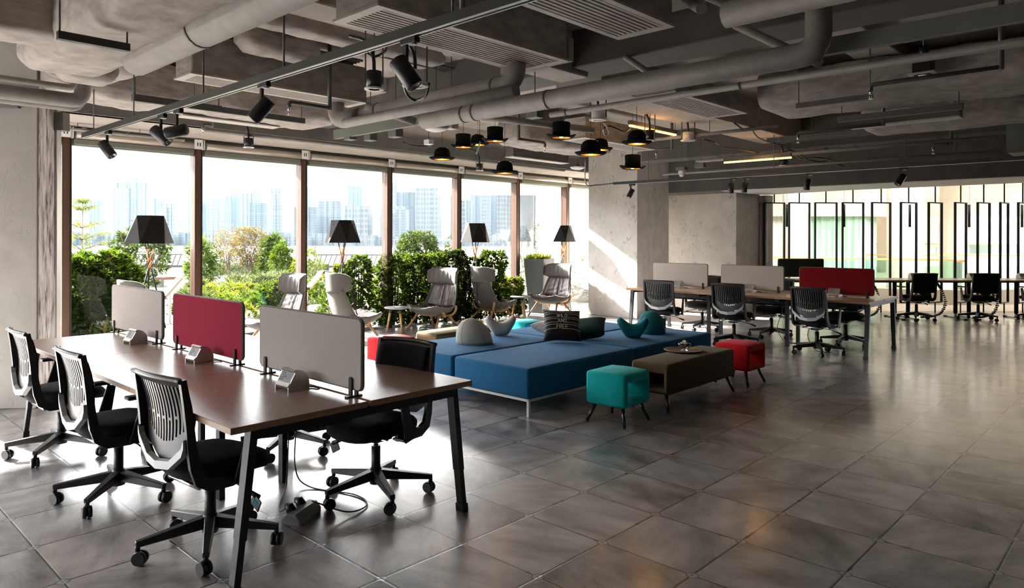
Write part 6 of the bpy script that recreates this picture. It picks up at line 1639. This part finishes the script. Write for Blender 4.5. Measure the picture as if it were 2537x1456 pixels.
for pts, lab in (([(1000, 210, 2.66), (1010, 236, 2.6), (1030, 248, 2.58), (1055, 236, 2.6), (1063, 205, 2.68)], 'black cable looping below the white downlight near the track'), ([(900, 120, 3.0), (925, 140, 2.9), (955, 125, 2.98), (958, 100, 3.1)], 'ribbed black flex drooping from the slab near the track'), ([(1495, 300, 2.82), (1508, 325, 2.8), (1500, 335, 2.78), (1495, 320, 2.8), (1510, 312, 2.84), (1545, 326, 2.8), (1560, 318, 2.86)], 'curled grey cable by the amber-lit casing'), ([(1930, 385, 2.8), (1960, 372, 2.85), (2000, 395, 2.78), (2050, 398, 2.76), (2063, 360, 2.95)], 'tangle of cables right of the lower amber tube'), ([(1960, 372, 2.86), (1985, 392, 2.80), (2040, 392, 2.78), (2090, 412, 2.74)], 'dark cable trailing towards the far track'), ([(1745, 345, 2.86), (1770, 352, 2.84), (1790, 362, 2.82), (1880, 378, 2.80)], 'dark cable running right from the white downlight'), ([(1820, 305, 3.0), (1845, 322, 2.95), (1860, 318, 2.98), (1885, 345, 2.9), (1950, 362, 2.9)], 'pair of cables dropping from the air outlet'), ([(1072, 352, 2.76), (1060, 362, 2.74), (1020, 360, 2.74), (1000, 352, 2.76)], 'thin cable drooping from the white junction box'), ([(1180, 380, 2.78), (1190, 350, 2.9)], 'short conduit drop beside a bowler hat lamp'), ([(1450, 392, 2.78), (1452, 455, 2.5), (1480, 458, 2.48), (1520, 454, 2.48)], 'black supply cable dropping to the far track')):
    m = MB(); m.tube(bez([ov(*p) for p in pts], 8), .011, 6); tag(m.build('ceiling_cable', 'black'), lab, 'cable')
# small junction boxes and dish lights
for u, v, z, s, mt, lab in ((1325, 282, 2.66, (.14, .10, .08), 'soffit', 'green-grey junction box under the long pipe, centre'), (980, 330, 2.66, (.14, .10, .09), 'soffit', 'green-grey junction box left of the dish lamp'), (868, 338, 2.66, (.12, .10, .08), 'soffit', 'small grey box on the trunking, left'), (918, 340, 2.66, (.12, .10, .08), 'soffit', 'small grey box on the trunking, right of the first'), (1118, 312, 2.70, (.12, .10, .07), 'grille', 'pale box right of the dish lamp'), (1062, 352, 2.72, (.10, .08, .06), 'white', 'white junction box above the fifth window'), (1735, 410, 2.74, (.16, .10, .07), 'soffit', 'green-grey box above the far track')):
    m = MB(); m.box((0, 0, 0), s, bevel=.004, seg=1); o = m.build('junction_box', mt); o.location = ov(u, v, z); tag(o, lab, 'junction box')
dl = None
for i, (u, v, z, lab) in enumerate(((1080, 320, 2.66, 'white dish-shaped lamp with loose blue wires above the fourth post'), (1431, 416, 2.66, 'white dish-shaped lamp left of the plastered column'))):
    if dl is None:
        dl = empty('dish_lamp'); tag(dl, cat='ceiling lamp')
        m = MB(); m.lathe([(0, -.03), (.05, -.026), (.10, -.01), (.125, .012), (.12, .016), (.09, 0), (0, -.015)], seg=28); m.build('dish', 'white', dl)
        m = MB(); m.cyl((0, 0, -.01), (0, 0, .05), .03, seg=12); m.build('socket', 'black', dl)
        m = MB(); m.tube(bez([(0, 0, .05), (-.05, 0, .08), (-.09, 0, .06)], 6), .003, 5); m.tube(bez([(0, 0, .05), (.05, .02, .02), (.07, 0, .07), (0, 0, .3)], 6), .003, 5); m.build('wires', mat('blue_wire', (.05, .25, .35), .5), dl)
    put(dl, i, ov(u, v, z), 0, lab, 'dish lamps')
for u, v, z, lab in ((1689, 434, 2.60, 'white dome camera above the far track'),):
    t = empty('dome_camera', ov(u, v, z), 0, lab, 'camera'); m = MB(); m.cyl((0, 0, .03), (0, 0, .09), .055, seg=20); m.box((0, 0, .11), (.16, .12, .05), mi=1); m.build('housing', ['white', 'soffit'], t)
    m = MB(); m.lathe([(0, -.03), (.03, -.022), (.043, 0), (.045, .03), (0, .03)], seg=18); m.build('dome', 'white', t); m = MB(); m.lathe([(0, -.034), (.018, -.028), (.02, -.02), (0, -.02)], seg=10); m.build('camera_lens', 'black', t)
# amber tubes with their casing
for (p, q, z, axis, lab) in (((1560, 311), (1674, 335), 2.92, 'y', 'glowing amber tube lamp behind the hat lamps'), ((1800, 404), (1955, 389), 2.70, 'x', 'glowing amber tube lamp above the far track')):
    a, b = along(p, q, z, axis); t = empty('tube_lamp', (0, 0, 0), 0, lab, 'tube lamp'); m = MB(); m.tube([a, b], .013, 10); m.build('glowing_tube', 'strip', t)
    m = MB(); m.beam(a + Vector((0, 0, .04)), b + Vector((0, 0, .04)), .05, .05); m.build('batten', 'darkpipe', t)

# ---- lighting tracks with spotlights
def track(y, x0, x1, z, label, rods):
    t = empty('light_track', (0, y, z), 0, label, 'light track')
    m = MB(); m.b2((x0, -.020, .0), (x1, .020, .045)); m.build('rail', 'railm', t)
    m = MB(); m.b2((x0 + .02, -.015, -.004), (x1, -.009, .0)); m.b2((x0 + .02, .009, -.004), (x1, .015, .0)); m.build('conductor_strip', 'steel', t)
    m = MB(); m.b2((x0 + .02, -.008, -.002), (x1, .008, .001)); m.build('slot', 'void', t)
    for x in rods:
        m = MB(); m.cyl((x, 0, .04), (x, 0, 3.45 - z), .006, seg=6); m.build('hanger_rod', 'darkpipe', t)
track(2.03, -7.34, 2.5, 2.455, 'near lighting track hung on rods above the near desk', (-7.05, -6.05, -4.75, -3.68, -2.25))
track(10.02, -6.98, 3.5, 2.455, 'far lighting track above the far desk', (-6.3, -4.2, -2.5, -.5))
def make_spot():
    t = empty('track_spotlight'); tag(t, cat='spotlight')
    m = MB(); m.box((0, 0, -.016), (.11, .032, .028), bevel=.003, seg=1); m.cyl((.02, 0, -.03), (.02, 0, -.036), .02, seg=14, mi=1); m.build('adapter', ['black', 'white'], t)
    m = MB(); m.beam((-.03, 0, -.03), (-.03, 0, -.125), .022, .016); m.build('arm', 'black', t)
    # can hangs from a knuckle; aimed along local -X tilted down
    return t
def spot(x, y, yaw, tilt, label, group):
    t = make_spot(); t.location = (x, y, 2.452); t['label'] = label; t['group'] = group
    rot = Matrix.Rotation(yaw, 4, 'Z') @ Matrix.Rotation(tilt, 4, 'Y')
    c = Vector((-.03, 0, -.155)); mx = Matrix.Translation(c) @ rot
    m = MB(); m.lathe([(0, .075), (.036, .075), (.0425, .068), (.0425, -.072), (.040, -.078), (.036, -.078), (.036, -.05)], seg=24); m.xf(mx); m.build('lamp_can', 'black', t)
    m = MB(); m.lathe([(.0355, -.074), (.028, -.05), (.014, -.035), (0, -.032)], seg=20); m.xf(mx); m.build('reflector', 'lens', t)
sy = 2.03; G1 = 'spotlights on the near track'; G2 = 'spotlights on the far track'
def xs(u, v): p = ov(u, v, 2.455); return p.x
spot(xs(258, 322), sy, YAW, R(-38), 'black spotlight at the window end of the near track', G1)
spot(xs(405, 282), sy, YAW, R(-50), 'black spotlight on the near track, lower one of the close pair', G1)
spot(xs(447, 270), sy, YAW, R(78), 'black spotlight on the near track with its lens facing left, upper of the pair', G1)
spot(xs(662, 205), sy, YAW, R(42), 'black spotlight alone in the middle of the near track', G1)
spot(xs(1015, 92), sy, YAW, R(-35), 'black spotlight on the near track closest to the viewer', G1)
sy = 10.02
spot(xs(1568, 455), sy, YAW, R(28), 'spotlight at the column end of the far track', G2)
spot(xs(1826, 441), sy, YAW, R(0), 'spotlight on the far track, left of the close pair', G2)
spot(xs(1860, 439), sy, YAW, R(8), 'spotlight on the far track with bright lens, right of the close pair', G2)
spot(xs(2016, 430), sy, YAW - .3, R(6), 'spotlight on the far track above the dark red screen', G2)
spot(xs(2242, 415), sy, YAW, R(35), 'spotlight on the far track farthest to the right', G2)

# ---- hat lamps over the island
def make_hat(kind):
    t = empty('hat_lamp'); tag(t, cat='pendant lamp')
    if kind == 'bowler': prof = [(0, .135), (.04, .133), (.075, .115), (.090, .085), (.094, .05), (.096, .012)]; e = 1.15
    else: prof = [(0, .150), (.075, .150), (.088, .147), (.092, .140), (.088, .08), (.092, .012)]; e = 1.12
    m = MB(); m.lathe(prof, seg=32, sx=e); 
    def brim(u, v):
        a = 2 * PI * u; r = .096 + v * .058; up = .022 * v ** 2 * (abs(math.cos(a)) ** 2 * 1.6 if kind != 'bowler' else 1.0) ; up += .004
        return Vector((r * e * math.cos(a), r * math.sin(a), up - .004 * math.sin(v * PI)))
    m.grid(brim, 32, 5); bmesh.ops.remove_doubles(m.bm, verts=m.bm.verts, dist=.0005)
    m.build('felt_hat', 'hat', t, solid=.004)
    m = MB(); m.lathe([(r * .965, max(.004, z - .006)) for r, z in prof if r > 0] + [(.0925, .004)], seg=32, sx=e); m.lathe([(.0, prof[0][1] - .006), (.07, prof[0][1] - .008)], seg=32, sx=e)
    o = m.build('gold_lining', 'gold', t)
    m = MB(); m.lathe([(0, .0), (.018, .004), (.028, .022), (.026, .042), (.014, .060), (.012, .075), (0, .08)], seg=16); m.build('bulb', 'bulb', t)
    m = MB(); m.cyl((0, 0, .11), (0, 0, 1), .0028, seg=6); m.build('cable', 'bwire', t)
    return t
bo, th = make_hat('bowler'), make_hat('top hat'); GH = 'hat-shaped pendant lamps'
hats = [(bo, 1095, 396, 11.9 * .78, 'bowler'), (th, 1147, 366, 9.34, 'top'), (bo, 1183, 360, 10.46, 'bowler'), (th, 1226, 351, 8.72, 'top'), (bo, 1250, 430, 9.02, 'bowler'), (th, 1390, 342, 7.93, 'top'), (bo, 1463, 384, 7.47, 'bowler'), (bo, 1577, 357, 8.0, 'bowler'), (th, 1567, 418, 9.0, 'top'), (bo, 1487, 372, 9.6, 'bowler')]
hl = ['bowler hat lamp nearest the windows, lowest at the left', 'top hat lamp at the left of the group', 'bowler hat lamp between the two left top hats', 'top hat lamp hanging high, left of centre', 'bowler hat lamp hanging low above a window post', 'large top hat lamp in the middle of the group', 'large bowler hat lamp, lowest right of the middle', 'bowler hat lamp in front of the amber tube', 'top hat lamp hanging lowest at the right, before the plastered column', 'bowler hat lamp half hidden behind the large bowler']
cnt = {'bowler': 0, 'top': 0}
for (proto, u, v, d, k), lab in zip(hats, hl):
    p = Wv((u - PCX) / FPX * d, d, CAMH - (v - PCY) / FPX * d)
    o = put(proto, cnt[k], p, YAW + .1, 'black ' + lab, GH, scale=(.97, .97, 1.2)); cnt[k] += 1
    for ch in o.children:
        if ch.name.startswith('cable'): ch.scale = (1, 1, (SLAB - p.z) / 1.2)
def drop(o, p):
    p = Vector(p); m = MB(); k = o.scale.x; q = (p - o.location) / k
    if o.rotation_euler.z: q = Matrix.Rotation(-o.rotation_euler.z, 3, 'Z') @ q
    m.cyl(q, q + Vector((0, 0, (SLAB - p.z) / k)), .005, seg=6); m.build('hanger_rod', 'darkpipe', o)
for o in [q for q in C.objects if q.parent is None]:
    n_ = o.name.split('.')[0]
    if n_ in ('junction_box', 'dish_lamp', 'dome_camera'): drop(o, o.location + Vector((0, 0, .01)))
    elif n_ == 'downlight': drop(o, o.location + Vector((0, 0, .09)))
for u, v, z, nm in ((1830, 401, 2.72, 1), (1925, 392, 2.72, 1), (1580, 315, 2.94, 0), (1660, 333, 2.94, 0)):
    t_ = [q for q in C.objects if q.parent is None and q.name.split('.')[0] == 'tube_lamp'][nm]; p = ov(u, v, z)
    c_ = [q for q in t_.children if q.name.startswith('batten')][0]; vs_ = [v_.co for v_ in c_.data.vertices]
    mn = Vector([min(v_[i] for v_ in vs_) for i in range(3)]); mxx = Vector([max(v_[i] for v_ in vs_) for i in range(3)])
    drop(t_, (min(max(p.x, mn.x + .02), mxx.x - .02), min(max(p.y, mn.y + .01), mxx.y - .01), z + .01))
for t_ in [q for q in C.objects if q.parent is None and q.name.startswith('conduit_bundle')]:
    c_ = [q for q in t_.children if q.name.startswith('conduit')][0]; vs_ = [v_.co for v_ in c_.data.vertices]
    mn = Vector([min(v_[i] for v_ in vs_) for i in range(3)]); mxx = Vector([max(v_[i] for v_ in vs_) for i in range(3)])
    for f in (.1, .6, .9): p = mn.lerp(mxx, f); p.z = (mn.z + mxx.z) / 2; drop(t_, p)
# warm light that the amber tubes throw
for (u, v, z, e) in ((1610, 330, 2.86, 4), (1880, 400, 2.66, 2.5)):
    l = bpy.data.lights.new('amber_tube_light', 'POINT'); l.energy = e; l.color = (1, .5, .15); l.shadow_soft_size = .15
    o = bpy.data.objects.new('amber_tube_light', l); C.objects.link(o); o.location = ov(u, v, z)
